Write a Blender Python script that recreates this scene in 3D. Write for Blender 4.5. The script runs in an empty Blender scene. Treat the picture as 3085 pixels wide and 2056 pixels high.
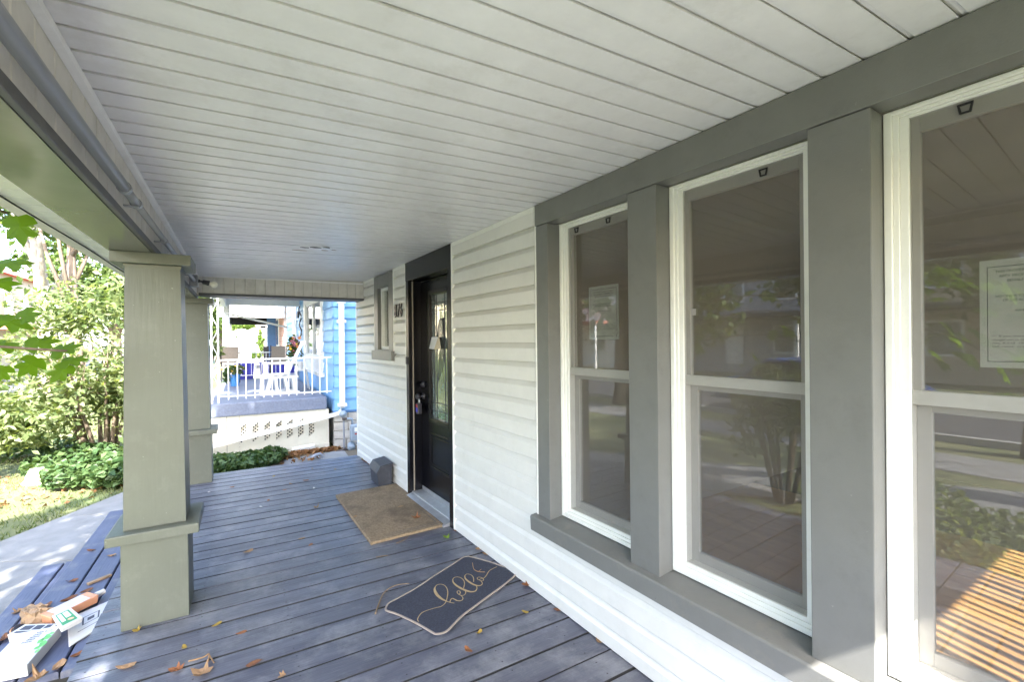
import bpy, bmesh, math, random
import numpy as np
from mathutils import Vector, Matrix

SC = bpy.context.scene
COL = SC.collection
RNG = np.random.default_rng(7)
random.seed(7)

# ------------------------------------------------------------------ camera
def cam_axes(yaw, pitch, roll):
    cy, sy = math.cos(yaw), math.sin(yaw)
    f = Vector((sy, cy, 0)); r = Vector((cy, -sy, 0)); u = Vector((0, 0, 1))
    f2 = f*math.cos(pitch) + u*math.sin(pitch); u2 = u*math.cos(pitch) - f*math.sin(pitch)
    r3 = r*math.cos(roll) + u2*math.sin(roll); u3 = u2*math.cos(roll) - r*math.sin(roll)
    return r3, u3, f2
cd = bpy.data.cameras.new('camera'); cam = bpy.data.objects.new('camera', cd); COL.objects.link(cam)
r_, u_, f_ = cam_axes(math.radians(30.506), math.radians(-.093), math.radians(-.5828))
cam.matrix_world = Matrix(((r_.x, u_.x, -f_.x, 0), (r_.y, u_.y, -f_.y, 0), (r_.z, u_.z, -f_.z, 1.45), (0, 0, 0, 1)))
cd.lens = 16.239; cd.sensor_width = 36; cd.clip_start = .02; cd.clip_end = 600
SC.camera = cam
# ------------------------------------------------------------------ world, sun, exposure
LDIR = Vector((.20, 1.0, -.94)).normalized()
world = bpy.data.worlds.new('World'); SC.world = world; world.use_nodes = True
wn_ = world.node_tree.nodes; wl_ = world.node_tree.links
sky = wn_.new('ShaderNodeTexSky'); sky.sky_type = 'NISHITA'; sky.sun_disc = False
sky.sun_elevation = math.asin(-LDIR.z); sky.sun_rotation = math.radians(191.3)
sky.air_density = 1.0; sky.dust_density = 2.0; sky.ozone_density = 1.0
wl_.new(sky.outputs[0], wn_['Background'].inputs[0]); wn_['Background'].inputs[1].default_value = .15
sd = bpy.data.lights.new('sun', 'SUN'); sun = bpy.data.objects.new('sun', sd); COL.objects.link(sun)
sd.energy = 3.0; sd.angle = math.radians(.53); sd.color = (1, .965, .92)
sun.rotation_euler = LDIR.to_track_quat('-Z', 'Y').to_euler(); sun.location = (-4, -20, 25)
SC.view_settings.view_transform = 'Standard'; SC.view_settings.look = 'None'
SC.view_settings.exposure = 3.62; SC.view_settings.gamma = 1.0
SC.view_settings.use_curve_mapping = False

# ------------------------------------------------------------------ materials
MATS = {}
def mat(name, col, rough=.6, var=.12, scale=6.0, stretch=(1, 1, 1), bump=0.0, bscale=60., spec=.5, metal=0.0, rand=0.0,
        col2=None, dirt=None, dirtscale=2.0, dirtamt=.4, bstretch=None, speck=None, dlo=.52, dhi=.74):
    m = bpy.data.materials.new(name); m.use_nodes = True; nt = m.node_tree; N = nt.nodes; Lk = nt.links
    b = N['Principled BSDF']; b.inputs['Roughness'].default_value = rough; b.inputs['Metallic'].default_value = metal
    b.inputs['Specular IOR Level'].default_value = spec
    tc = N.new('ShaderNodeTexCoord'); mp = N.new('ShaderNodeMapping'); Lk.new(tc.outputs['Object'], mp.inputs[0])
    mp.inputs['Scale'].default_value = stretch
    nz = N.new('ShaderNodeTexNoise'); nz.inputs['Scale'].default_value = scale; nz.inputs['Detail'].default_value = 6
    nz.inputs['Roughness'].default_value = .65
    Lk.new(mp.outputs[0], nz.inputs['Vector'])
    rp = N.new('ShaderNodeValToRGB'); Lk.new(nz.outputs['Fac'], rp.inputs[0])
    c = Vector(col); c2 = Vector(col2) if col2 else c*(1+var)
    c1 = c if col2 else c*(1-var)
    rp.color_ramp.elements[0].position = .32; rp.color_ramp.elements[1].position = .68
    rp.color_ramp.elements[0].color = (*c1, 1); rp.color_ramp.elements[1].color = (*c2, 1)
    out = rp.outputs[0]
    if dirt:
        n2 = N.new('ShaderNodeTexNoise'); n2.inputs['Scale'].default_value = dirtscale; n2.inputs['Detail'].default_value = 9
        n2.inputs['Roughness'].default_value = .75
        Lk.new(tc.outputs['Object'], n2.inputs['Vector'])
        r2 = N.new('ShaderNodeValToRGB'); Lk.new(n2.outputs['Fac'], r2.inputs[0])
        r2.color_ramp.elements[0].position = dlo; r2.color_ramp.elements[1].position = dhi
        r2.color_ramp.elements[0].color = (0, 0, 0, 1); r2.color_ramp.elements[1].color = (dirtamt,)*3+(1,)
        mx = N.new('ShaderNodeMixRGB'); Lk.new(r2.outputs[0], mx.inputs[0]); Lk.new(out, mx.inputs[1]); mx.inputs[2].default_value = (*dirt, 1)
        out = mx.outputs[0]
    if speck:       # small chips and grit
        n4 = N.new('ShaderNodeTexNoise'); n4.inputs['Scale'].default_value = 55; n4.inputs['Detail'].default_value = 2; Lk.new(tc.outputs['Object'], n4.inputs['Vector'])
        r4 = N.new('ShaderNodeValToRGB'); Lk.new(n4.outputs['Fac'], r4.inputs[0]); r4.color_ramp.elements[0].position = .755; r4.color_ramp.elements[1].position = .79
        r4.color_ramp.elements[0].color = (0, 0, 0, 1); r4.color_ramp.elements[1].color = (.5,)*3+(1,)
        m4 = N.new('ShaderNodeMixRGB'); Lk.new(r4.outputs[0], m4.inputs[0]); Lk.new(out, m4.inputs[1]); m4.inputs[2].default_value = (*speck, 1); out = m4.outputs[0]
    if rand:
        oi = N.new('ShaderNodeObjectInfo'); mr = N.new('ShaderNodeMapRange'); Lk.new(oi.outputs['Random'], mr.inputs[0])
        mr.inputs[3].default_value = 1-rand; mr.inputs[4].default_value = 1+rand
        hs = N.new('ShaderNodeHueSaturation'); Lk.new(mr.outputs[0], hs.inputs['Value']); Lk.new(out, hs.inputs['Color']); out = hs.outputs[0]
    Lk.new(out, b.inputs['Base Color'])
    if bump:
        n3 = N.new('ShaderNodeTexNoise'); n3.inputs['Scale'].default_value = bscale; n3.inputs['Detail'].default_value = 4
        m3 = N.new('ShaderNodeMapping'); Lk.new(tc.outputs['Object'], m3.inputs[0]); m3.inputs['Scale'].default_value = bstretch or stretch
        Lk.new(m3.outputs[0], n3.inputs['Vector'])
        bp = N.new('ShaderNodeBump'); bp.inputs['Strength'].default_value = bump; bp.inputs['Distance'].default_value = .004
        Lk.new(n3.outputs['Fac'], bp.inputs['Height']); Lk.new(bp.outputs[0], b.inputs['Normal'])
    MATS[name] = m
    return m

def leafmat(name, col, col2, trans=.45, rough=.5):
    m = bpy.data.materials.new(name); m.use_nodes = True; nt = m.node_tree; N = nt.nodes; Lk = nt.links
    b = N['Principled BSDF']; b.inputs['Roughness'].default_value = rough; b.inputs['Specular IOR Level'].default_value = .35
    g = N.new('ShaderNodeNewGeometry'); rp = N.new('ShaderNodeValToRGB'); Lk.new(g.outputs['Random Per Island'], rp.inputs[0])
    rp.color_ramp.elements[0].color = (*col, 1); rp.color_ramp.elements[1].color = (*col2, 1)
    Lk.new(rp.outputs[0], b.inputs['Base Color'])
    t = N.new('ShaderNodeBsdfTranslucent')
    mx0 = N.new('ShaderNodeMixRGB'); mx0.blend_type = 'MULTIPLY'; mx0.inputs[0].default_value = 1; Lk.new(rp.outputs[0], mx0.inputs[1]); mx0.inputs[2].default_value = (1.5, 1.4, .6, 1)
    Lk.new(mx0.outputs[0], t.inputs[0])
    ms = N.new('ShaderNodeMixShader'); ms.inputs[0].default_value = trans
    Lk.new(b.outputs[0], ms.inputs[1]); Lk.new(t.outputs[0], ms.inputs[2]); Lk.new(ms.outputs[0], N['Material Output'].inputs[0])
    MATS[name] = m; return m

def glassmat(name, f0=.08, tint=(1, 1, 1), rough=0.0):
    m = bpy.data.materials.new(name); m.use_nodes = True; nt = m.node_tree; N = nt.nodes; Lk = nt.links
    N.remove(N['Principled BSDF'])
    t = N.new('ShaderNodeBsdfTransparent'); t.inputs[0].default_value = (*tint, 1)
    g = N.new('ShaderNodeBsdfGlossy'); g.inputs['Roughness'].default_value = rough
    lw = N.new('ShaderNodeLayerWeight'); lw.inputs[0].default_value = .5
    pw = N.new('ShaderNodeMath'); pw.operation = 'POWER'; Lk.new(lw.outputs['Facing'], pw.inputs[0]); pw.inputs[1].default_value = 4
    f = N.new('ShaderNodeMath'); f.operation = 'MULTIPLY_ADD'; Lk.new(pw.outputs[0], f.inputs[0]); f.inputs[1].default_value = 1-f0; f.inputs[2].default_value = f0
    ms = N.new('ShaderNodeMixShader'); Lk.new(f.outputs[0], ms.inputs[0]); Lk.new(t.outputs[0], ms.inputs[1]); Lk.new(g.outputs[0], ms.inputs[2])
    Lk.new(ms.outputs[0], N['Material Output'].inputs[0]); MATS[name] = m; return m

def screenmat(name, col, opac):
    m = bpy.data.materials.new(name); m.use_nodes = True; nt = m.node_tree; N = nt.nodes; Lk = nt.links
    b = N['Principled BSDF']; b.inputs['Base Color'].default_value = (*col, 1); b.inputs['Roughness'].default_value = .8
    t = N.new('ShaderNodeBsdfTransparent'); ms = N.new('ShaderNodeMixShader'); ms.inputs[0].default_value = opac
    Lk.new(t.outputs[0], ms.inputs[1]); Lk.new(b.outputs[0], ms.inputs[2]); Lk.new(ms.outputs[0], N['Material Output'].inputs[0])
    MATS[name] = m; return m

mat('siding', (.675, .66, .615), .42, .03, 9, dirt=(.42, .41, .36), dirtscale=7, dirtamt=.32, dlo=.54, dhi=.8, bump=.12, bscale=40, bstretch=(1, .08, 1))
mat('soffit', (.76, .75, .765), .30, .05, 7, dirt=(.42, .39, .34), dirtscale=4, dirtamt=.3, bump=.15, bscale=90, bstretch=(.06, 1, 1))
mat('fasciaw', (.58, .55, .51), .45, .08, 9, dirt=(.33, .30, .26), dirtscale=6, dirtamt=.5, bump=.1, bscale=80)
mat('grey', (.160, .160, .148), .36, .05, 8, dirt=(.11, .105, .095), dirtscale=9, dirtamt=.4, bump=.14, bscale=260, speck=(.30, .29, .27))
mat('greydusty', (.160, .160, .148), .5, .06, 8, dirt=(.235, .215, .175), dirtscale=6, dirtamt=.75, bump=.2, bscale=200, speck=(.06, .05, .04))
mat('greygloss', (.150, .152, .135), .2, .05, 8, bump=.05, bscale=12)
mat('colgrey', (.102, .110, .086), .42, .07, 3, dirt=(.155, .16, .135), dirtscale=7, dirtamt=.5, bump=.3, bscale=60, bstretch=(1, 1, .08), speck=(.45, .45, .42))
mat('darktrim', (.085, .082, .085), .5, .15, 10, bump=.1)
mat('black', (.0028, .0028, .005), .25, .3, 12, dirt=(.02, .02, .025), dirtscale=30, dirtamt=.3, spec=.3, bump=.08, bscale=120)
mat('deck', (.060, .064, .090), .38, .3, 5, stretch=(.35, 3, 3), col2=(.126, .132, .166), dirt=(.25, .255, .27), dirtscale=3.8, dirtamt=.8, dlo=.48, dhi=.70, speck=(.26, .25, .24), bump=.6, bscale=70, bstretch=(.12, 1.6, 1), rand=.14)
mat('stepboard', (.055, .065, .12), .5, .3, 5, stretch=(3, .35, 3), col2=(.09, .10, .16), dirt=(.22, .21, .20), dirtscale=6, dirtamt=.7, bump=.5, bscale=60, bstretch=(1.6, .12, 1), rand=.12)
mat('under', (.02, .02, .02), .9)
mat('vinyl', (.78, .775, .72), .35, .03, 8, dirt=(.5, .48, .42), dirtscale=12, dirtamt=.25)
mat('sash', (.50, .49, .46), .45, .05, 8)
mat('alu', (.55, .55, .56), .35, .1, 20, metal=.7, stretch=(1, 1, 1))
mat('conduit', (.23, .235, .26), .4, .06, 9, dirt=(.3, .3, .3), dirtscale=20, dirtamt=.3)
mat('coir', (.19, .13, .075), .95, .25, 70, col2=(.34, .25, .155), dirt=(.115, .075, .045), dirtscale=2.6, dirtamt=.8, dlo=.46, dhi=.64, bump=1.0, bscale=180, speck=(.45, .38, .28))
mat('coirdark', (.11, .10, .095), .95, .2, 60, bump=.6, bscale=200)
mat('matnavy', (.032, .036, .056), .92, .3, 90, dirt=(.07, .072, .085), dirtscale=30, dirtamt=.5, bump=.8, bscale=300)
mat('mattan', (.38, .28, .15), .9, .12, 60)
mat('matedge', (.30, .25, .21), .9, .1, 60)
mat('mailbox', (.035, .038, .05), .5, .2, 14, dirt=(.12, .12, .14), dirtscale=9, dirtamt=.4, bump=.2, bscale=200)
mat('concrete', (.21, .205, .195), .9, .15, 5, dirt=(.2, .19, .17), dirtscale=3, dirtamt=.5, bump=.5, bscale=90)
mat('soil', (.15, .115, .075), .95, .3, 4, bump=.6, bscale=40)
mat('lawn', (.075, .105, .035), .95, .3, 1.2, col2=(.15, .145, .065), dirt=(.22, .18, .11), dirtscale=.8, dirtamt=.6, bump=.8, bscale=60)
mat('asphalt', (.055, .055, .058), .85, .15, 6, bump=.4, bscale=120)
mat('kerb', (.35, .34, .32), .85, .1, 5)
mat('bark', (.16, .12, .085), .9, .35, 14, stretch=(1, 1, .25), bump=.9, bscale=40)
mat('barkpale', (.38, .33, .27), .9, .35, 5, bump=.7, bscale=30)
mat('twig', (.20, .14, .09), .85, .25, 30)
mat('blue_siding', (.21, .42, .68), .55, .07, 5, bump=.15, bscale=80)
mat('bluetrim', (.10, .22, .45), .6, .1, 8)
mat('whitepaint', (.78, .77, .74), .5, .05, 8, dirt=(.55, .52, .45), dirtscale=6, dirtamt=.3)
mat('cream', (.64, .60, .50), .75, .07, 5, dirt=(.42, .38, .3), dirtscale=5, dirtamt=.5, bump=.2, bscale=60)
mat('slabpaint', (.16, .18, .24), .7, .15, 30, dirt=(.3, .3, .33), dirtscale=8, dirtamt=.5, bump=.5, bscale=120)
mat('fstone', (.46, .42, .37), .9, .2, 6, dirt=(.3, .27, .22), dirtscale=7, dirtamt=.5, bump=.9, bscale=14)
mat('dark', (.012, .012, .014), .9)
mat('meter', (.28, .33, .38), .45, .1, 12, dirt=(.14, .1, .07), dirtscale=14, dirtamt=.4)
mat('rustpipe', (.075, .06, .055), .65, .3, 30, dirt=(.2, .08, .03), dirtscale=16, dirtamt=.6)
mat('red', (.42, .05, .045), .5)
mat('redroof', (.45, .13, .09), .8, .2, 12)
mat('taupe', (.30, .25, .20), .7, .1, 40)
mat('darkmetal', (.03, .028, .035), .45)
mat('bluepot', (.05, .22, .55), .45, .1, 9)
mat('bluebin', (.06, .06, .42), .5, .1, 9)
mat('violetbin', (.10, .04, .42), .5, .1, 9)
mat('brick', (.42, .26, .21), .85, .25, 20, bump=.4)
mat('mortarwall', (.50, .44, .40), .85, .15, 9)
mat('orange', (.70, .32, .17), .45, .08, 12)
mat('paperwhite', (.62, .61, .60), .6, .04, 12)
mat('paper', (.88, .88, .84), .65, .04, 20)
mat('ink', (.06, .065, .09), .6)
mat('green', (.03, .30, .10), .5, .1, 12)
mat('limegreen', (.16, .55, .14), .5, .35, 25)
mat('peach', (.75, .45, .26), .5)
mat('brownpaper', (.34, .23, .14), .85, .2, 12, bump=.4, bscale=40)
mat('bulb', (.85, .80, .68), .25, .03, 5)
mat('room', (.30, .27, .23), .85, .08, 3)
mat('woodfloor', (.34, .17, .055), .35, .3, 5, stretch=(3, .3, 1), col2=(.50, .27, .10))
mat('stonepale', (.55, .51, .45), .9, .15, 8, bump=.5, bscale=30)
mat('yellow', (.75, .48, .04), .6); mat('pink', (.65, .20, .28), .6); mat('orangeflower', (.75, .25, .04), .6); mat('whiteflower', (.75, .72, .78), .6)
mat('carpaint', (.04, .07, .20), .25, .05, 4); mat('tyre', (.015, .015, .015), .8); mat('tan', (.50, .42, .30), .8, .08, 4); mat('housegrey', (.32, .33, .36), .8, .08, 4); mat('roofgrey', (.09, .09, .095), .9, .2, 8); mat('brickred', (.30, .13, .09), .85, .25, 14)
glassmat('glass', .17, (.93, .95, .94), .012); glassmat('carglass', .1, (.25, .28, .3))
screenmat('screen', (.135, .118, .096), .42)
mat('leadglass', (.14, .19, .18), .06, .5, 14, spec=1.0, bump=.35, bscale=18); MATS['leadglass'].node_tree.nodes['Principled BSDF'].inputs['IOR'].default_value = 2.6
leafmat('leaf_shrub', (.085, .13, .045), (.25, .29, .14), .5); leafmat('leaf_tree', (.04, .075, .018), (.12, .17, .045)); leafmat('leaf_mulberry', (.10, .20, .010), (.16, .28, .02), .75)
leafmat('leaf_cover', (.028, .065, .02), (.09, .14, .05), .3); leafmat('leaf_ivy', (.06, .12, .02), (.18, .26, .06)); leafmat('grassblade', (.05, .09, .02), (.17, .19, .07), .3)
leafmat('leaf_litter', (.12, .05, .02), (.32, .17, .07), .15, .8)
leafmat('dry_orange', (.24, .095, .04), (.29, .12, .05), .2, .7); leafmat('dry_tan', (.30, .185, .10), (.34, .21, .115), .2, .7); leafmat('dry_yellow', (.36, .25, .05), (.40, .28, .06), .25, .7); leafmat('dry_green', (.22, .34, .03), (.25, .36, .04), .3, .6); leafmat('dry_brown', (.16, .075, .04), (.2, .09, .05), .1, .8); leafmat('dry_pale', (.62, .60, .60), (.66, .64, .64), .1, .8)

# ------------------------------------------------------------------ mesh helpers
class MB:
    def __init__(s): s.v = []; s.f = []
    def add(s, vs, fs):
        o = len(s.v); s.v += [tuple(map(float, p)) for p in vs]; s.f += [tuple(i+o for i in f) for f in fs]; return s
    def box(s, x0, x1, y0, y1, z0, z1, xf=None):
        P = [(x0, y0, z0), (x1, y0, z0), (x1, y1, z0), (x0, y1, z0), (x0, y0, z1), (x1, y0, z1), (x1, y1, z1), (x0, y1, z1)]
        if xf: P = [xf(*p) for p in P]
        return s.add(P, [(0, 3, 2, 1), (4, 5, 6, 7), (0, 1, 5, 4), (1, 2, 6, 5), (2, 3, 7, 6), (3, 0, 4, 7)])
    def loft(s, A, B, cap=True):
        n = len(A); fs = [(i, (i+1) % n, n+(i+1) % n, n+i) for i in range(n)]
        if cap: fs += [tuple(range(n))[::-1], tuple(range(n, 2*n))]
        return s.add(list(A)+list(B), fs)
    def rings(s, R, cap=True, closed=False):
        n = len(R[0]); vs = [p for r in R for p in r]; fs = []
        for k in range(len(R)-1 + (1 if closed else 0)):
            a = k*n; b = ((k+1) % len(R))*n
            fs += [(a+i, a+(i+1) % n, b+(i+1) % n, b+i) for i in range(n)]
        if cap and not closed: fs += [tuple(range(n))[::-1], tuple(range((len(R)-1)*n, len(R)*n))]
        return s.add(vs, fs)
    def tube(s, pts, r, n=8, cap=True):
        pts = [Vector(p) for p in pts]; R = []
        rs = r if isinstance(r, (list, tuple)) else [r]*len(pts)
        up = None
        for i, p in enumerate(pts):
            t = (pts[min(i+1, len(pts)-1)] - pts[max(i-1, 0)]).normalized()
            if up is None: up = Vector((0, 0, 1)) if abs(t.z) < .9 else Vector((1, 0, 0))
            a = t.cross(up).normalized(); b = a.cross(t).normalized(); up = b
            R.append([p + a*math.cos(2*math.pi*k/n)*rs[i] + b*math.sin(2*math.pi*k/n)*rs[i] for k in range(n)])
        return s.rings(R, cap)
    def lathe(s, c, prof, n=16, axis=Vector((0, 0, 1)), cap=True):
        c = Vector(c); ax = Vector(axis).normalized(); a = ax.orthogonal().normalized(); b = ax.cross(a)
        return s.rings([[c + ax*h + (a*math.cos(2*math.pi*k/n) + b*math.sin(2*math.pi*k/n))*max(r, 1e-4) for k in range(n)] for r, h in prof], cap)
    def ball(s, c, rx, ry, rz, n=12, m=8):
        return s.rings([[(c[0]+rx*math.sin(t)*math.cos(p), c[1]+ry*math.sin(t)*math.sin(p), c[2]+rz*math.cos(t)) for p in [2*math.pi*k/n for k in range(n)]] for t in [max(.02, min(math.pi-.02, math.pi*j/m)) for j in range(m+1)]])
    def mesh(s, name, m, off=(0, 0, 0), bevel=0, smooth=False):
        me = bpy.data.meshes.new(name)
        me.from_pydata([(p[0]-off[0], p[1]-off[1], p[2]-off[2]) for p in s.v], [], s.f); me.validate()
        bm = bmesh.new(); bm.from_mesh(me); bmesh.ops.recalc_face_normals(bm, faces=bm.faces)
        if bevel: bmesh.ops.bevel(bm, geom=[e for e in bm.edges if len(e.link_faces) == 2 and e.calc_face_angle(0) > .5], offset=bevel, segments=1 if bevel < .003 else 2, affect='EDGES', profile=.6, clamp_overlap=True)
        bm.to_mesh(me); bm.free()
        me.materials.append(MATS[m] if isinstance(m, str) else m)
        if smooth: me.polygons.foreach_set('use_smooth', [True]*len(me.polygons))
        return me
    def build(s, name, m, parent=None, bevel=0, smooth=False):
        off = root_loc(parent)
        o = bpy.data.objects.new(name, s.mesh(name, m, off, bevel, smooth)); COL.objects.link(o)
        if parent is not None: o.parent = parent
        return o

def root_loc(p):
    l = Vector((0, 0, 0))
    while p is not None: l += p.location; p = p.parent
    return l
def tag(o, label=None, cat=None, group=None, kind=None):
    if label: o['label'] = label
    if cat: o['category'] = cat
    if group: o['group'] = group
    if kind: o['kind'] = kind
    return o
def empty(name, loc, label=None, cat=None, group=None):
    o = bpy.data.objects.new(name, None); o.location = loc; COL.objects.link(o); o.empty_display_size = .1
    return tag(o, label, cat, group)
def sub(name, parent):      # an Empty part that only groups its own pieces
    o = bpy.data.objects.new(name, None); COL.objects.link(o); o.parent = parent; o.empty_display_size = .05; return o
def thing1(mb, name, m, loc, label, cat, group=None, bevel=0, smooth=False):   # a one-mesh thing with its origin at loc
    o = bpy.data.objects.new(name, mb.mesh(name, m, loc, bevel, smooth)); o.location = loc; COL.objects.link(o)
    return tag(o, label, cat, group)
def bx(x0, x1, y0, y1, z0, z1, xf=None): return MB().box(x0, x1, y0, y1, z0, z1, xf)
def struct(name, mb, m, **k): return tag(mb.build(name, m, **k), kind='structure')
def text_mesh(txt, size, extr=.0005, align='CENTER', shear=0., spacing=1.0):
    cu = bpy.data.curves.new('t', 'FONT'); cu.body = txt; cu.size = size; cu.extrude = extr; cu.align_x = align; cu.shear = shear; cu.space_line = spacing
    ob = bpy.data.objects.new('t', cu); COL.objects.link(ob)
    dg = bpy.context.evaluated_depsgraph_get(); me = bpy.data.meshes.new_from_object(ob.evaluated_get(dg))
    vs = [tuple(v.co) for v in me.vertices]; fs = [tuple(p.vertices) for p in me.polygons]
    bpy.data.objects.remove(ob); bpy.data.curves.remove(cu); bpy.data.meshes.remove(me)
    return vs, fs

# leaf clouds -------------------------------------------------------
def leaf_mesh(name, P, size, m, flat=.0, elong=1.6, fold=.25):
    n = len(P); P = np.asarray(P, float)
    d = RNG.normal(size=(n, 3)); d[:, 2] *= (1-flat); d /= np.linalg.norm(d, axis=1)[:, None]
    e = RNG.normal(size=(n, 3)); nrm = np.cross(d, e)
    if flat: nrm = nrm*(1-flat) + np.array([0, 0, 1.])*flat*2
    nrm /= np.linalg.norm(nrm, axis=1)[:, None]; w = np.cross(d, nrm); w /= np.linalg.norm(w, axis=1)[:, None]
    s = (size*(.6+.8*RNG.random(n)))[:, None]
    v = np.empty((n, 4, 3)); v[:, 0] = P-d*s*elong/2; v[:, 2] = P+d*s*elong/2
    v[:, 1] = P+w*s*.5+nrm*s*fold; v[:, 3] = P-w*s*.5+nrm*s*fold
    me = bpy.data.meshes.new(name); me.vertices.add(n*4); me.vertices.foreach_set('co', v.reshape(-1))
    idx = (np.arange(n)[:, None]*4+np.array([0, 1, 2, 0, 2, 3])[None]).reshape(-1)
    me.loops.add(n*6); me.loops.foreach_set('vertex_index', idx); me.polygons.add(n*2)
    me.polygons.foreach_set('loop_start', np.arange(n*2)*3); me.polygons.foreach_set('loop_total', np.full(n*2, 3))
    me.update(calc_edges=True); me.materials.append(MATS[m]); return me
def clumps(center, rad, nc, per, spread, shell=.55):
    out = []; cs = []
    for _ in range(nc):
        d = RNG.normal(size=3); d /= np.linalg.norm(d); r = shell+(1-shell)*RNG.random()
        c = np.array(center)+d*np.array(rad)*r; cs.append(c)
        out.append(c+RNG.normal(size=(int(per*(.5+RNG.random())), 3))*spread*np.array([1, 1, .7]))
    return np.concatenate(out), cs
def tree(name, label, base, top, tr, crowns, leafsize, lm, bark='bark', group=None, cat='tree', lean=(0, 0), limbs=7):
    root = empty(name, base, label, cat, group); b = Vector(base)
    m = MB(); pts = []; rs = []
    for i in range(7):
        t = i/6; pts.append((b.x+lean[0]*t+.06*math.sin(3*t+base[0]), b.y+lean[1]*t+.06*math.cos(4*t), b.z-.05+(top-b.z)*t)); rs.append(tr*(1.25-.75*t) if i else tr*1.5)
    m.tube(pts, rs, 9)
    allp = []; cs = []
    for (c, rad, nc, per, sp) in crowns:
        p, cc = clumps(c, rad, nc, per, sp); allp.append(p); cs += cc
    for c in random.sample(cs, min(limbs, len(cs))):
        k = random.randint(3, 5); a = Vector(pts[k]); e = Vector(c); mid = (a+e)/2+Vector((0, 0, -.12*(e-a).length+.1))
        m.tube([a, mid, e], [rs[k]*.55, rs[k]*.3, rs[k]*.08], 6)
    m.build('trunk', bark, root, smooth=True)
    P = np.concatenate(allp)-np.array(base)
    o = bpy.data.objects.new('crown', leaf_mesh('crown', P, leafsize, lm)); COL.objects.link(o); o.parent = root
    return root

# ------------------------------------------------------------------ wall frame: s along the wall, d outwards to the street
W0 = Vector((1.575, 0, 0)); WA = math.radians(-2.54)
wd = Vector((math.sin(WA), math.cos(WA), 0)); wn = Vector((-math.cos(WA), math.sin(WA), 0))
def WL(s, d, z): p = W0 + wd*s + wn*d; return (p.x, p.y, z)
def wbox(s0, s1, d0, d1, z0, z1): return bx(s0, s1, d0, d1, z0, z1, WL)
def ceil_z(x, y): return 2.235 - .0095*y - .022*(1.5-x)
def czw(s): p = WL(s, .03, 0); return ceil_z(p[0], p[1])
GZ = -.51
YN, YF = -.87, 5.72       # near and far end of the porch

# ================================================================== large structure: ground sheets
def sheet(name, pts, z, m, kind='structure'):
    return tag(MB().add([(x, y, z) for x, y in pts], [tuple(range(len(pts)))]).build(name, m), kind=kind)
sheet('ground', [(-160, -160), (160, -160), (160, 200), (-160, 200)], GZ, 'lawn')

# ================================================================== the house
house = empty('house', WL(2.5, 0, 0), 'cream vinyl sided house front with grey trim and black front door', 'house')
# -- siding, course by course
PIT = .1115; Z0 = 2.104 - PIT*19
def plank(parent, s0, s1, z0, z1, top=None):
    prof = [(-.004, z0), (.0265, z0), (.0275, z0+.003), (.0275, z0+.078), (.0005, z0+PIT+.001), (-.004, z0+PIT+.004)]
    if z1 < z0+PIT-.01: prof = [(-.004, z0), (.0265, z0), (.0275, z0+.003), (.0275, max(z0+.006, min(z1, z0+.078))), (-.004, max(z0+.006, min(z1, z0+.080)))]
    j = random.uniform(-.0008, .0008)
    A = [WL(s0, d+j, z) for d, z in prof]; B = [WL(s1, d+j, z) for d, z in prof]
    return MB().loft(A, B).build('siding_plank', 'siding', parent)
def siding(name, s0, s1, zlo, zhi):
    w = sub(name, house); n = 0
    for k in range(22):
        z = Z0 + PIT*k
        if z + PIT < zlo + .02 or z > zhi - .012: continue
        lo = max(z, zlo)
        if z < zlo - .001:      # cut first course
            MB().loft([WL(s0, -.004, zlo), WL(s0, .0275, zlo), WL(s0, .0275, max(zlo+.004, z+.078)), WL(s0, .0005, z+PIT+.001), WL(s0, -.004, z+PIT+.004)],
                      [WL(s1, -.004, zlo), WL(s1, .0275, zlo), WL(s1, .0275, max(zlo+.004, z+.078)), WL(s1, .0005, z+PIT+.001), WL(s1, -.004, z+PIT+.004)]).build('siding_plank', 'siding', w)
        else: plank(w, s0, s1, z, min(z+PIT, zhi))
    return w
siding('siding_wall', 2.205, 3.272, .3205, 2.225)
siding('siding_wall', 4.298, 6.055, .006, 1.24)
siding('siding_wall', 4.298, 4.628, 1.24, 2.205)
siding('siding_wall', 5.302, 6.055, 1.24, 2.19)
siding('siding_wall', -.86, 3.272, .006, .319)
siding('siding_wall', -.86, 2.204, .3205, .372)
siding('siding_wall', -.86, -.11, .372, 2.235)
for s0, s1, z0, z1 in [(2.1862, 2.198, .376, czw(2.2)-.002), (3.27, 3.292, .002, czw(3.28)-.002), (4.278, 4.30, .002, czw(4.29)-.002), (4.626, 4.646, 1.243, 2.19), (5.284, 5.304, 1.243, 2.18), (6.05, 6.085, -.25, czw(6.0)-.01)]:
    wbox(s0, s1, -.01, .031, z0, z1).build('corner_strip', 'vinyl', house, bevel=.002)
wbox(4.646, 5.284, -.01, .0305, 1.236, 1.25).build('corner_strip', 'vinyl', house)
for s0, s1 in [(2.206, 3.27), (4.30, 4.626), (5.304, 6.05)]:
    zc = czw((s0+s1)/2)
    MB().loft([WL(s0, -.01, czw(s0)-.03), WL(s0, .0305, czw(s0)-.03), WL(s0, .0305, czw(s0)-.002), WL(s0, -.01, czw(s0)-.002)], [WL(s1, -.01, czw(s1)-.03), WL(s1, .0305, czw(s1)-.03), WL(s1, .0305, czw(s1)-.002), WL(s1, -.01, czw(s1)-.002)]).build('top_strip', 'vinyl', house)
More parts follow.
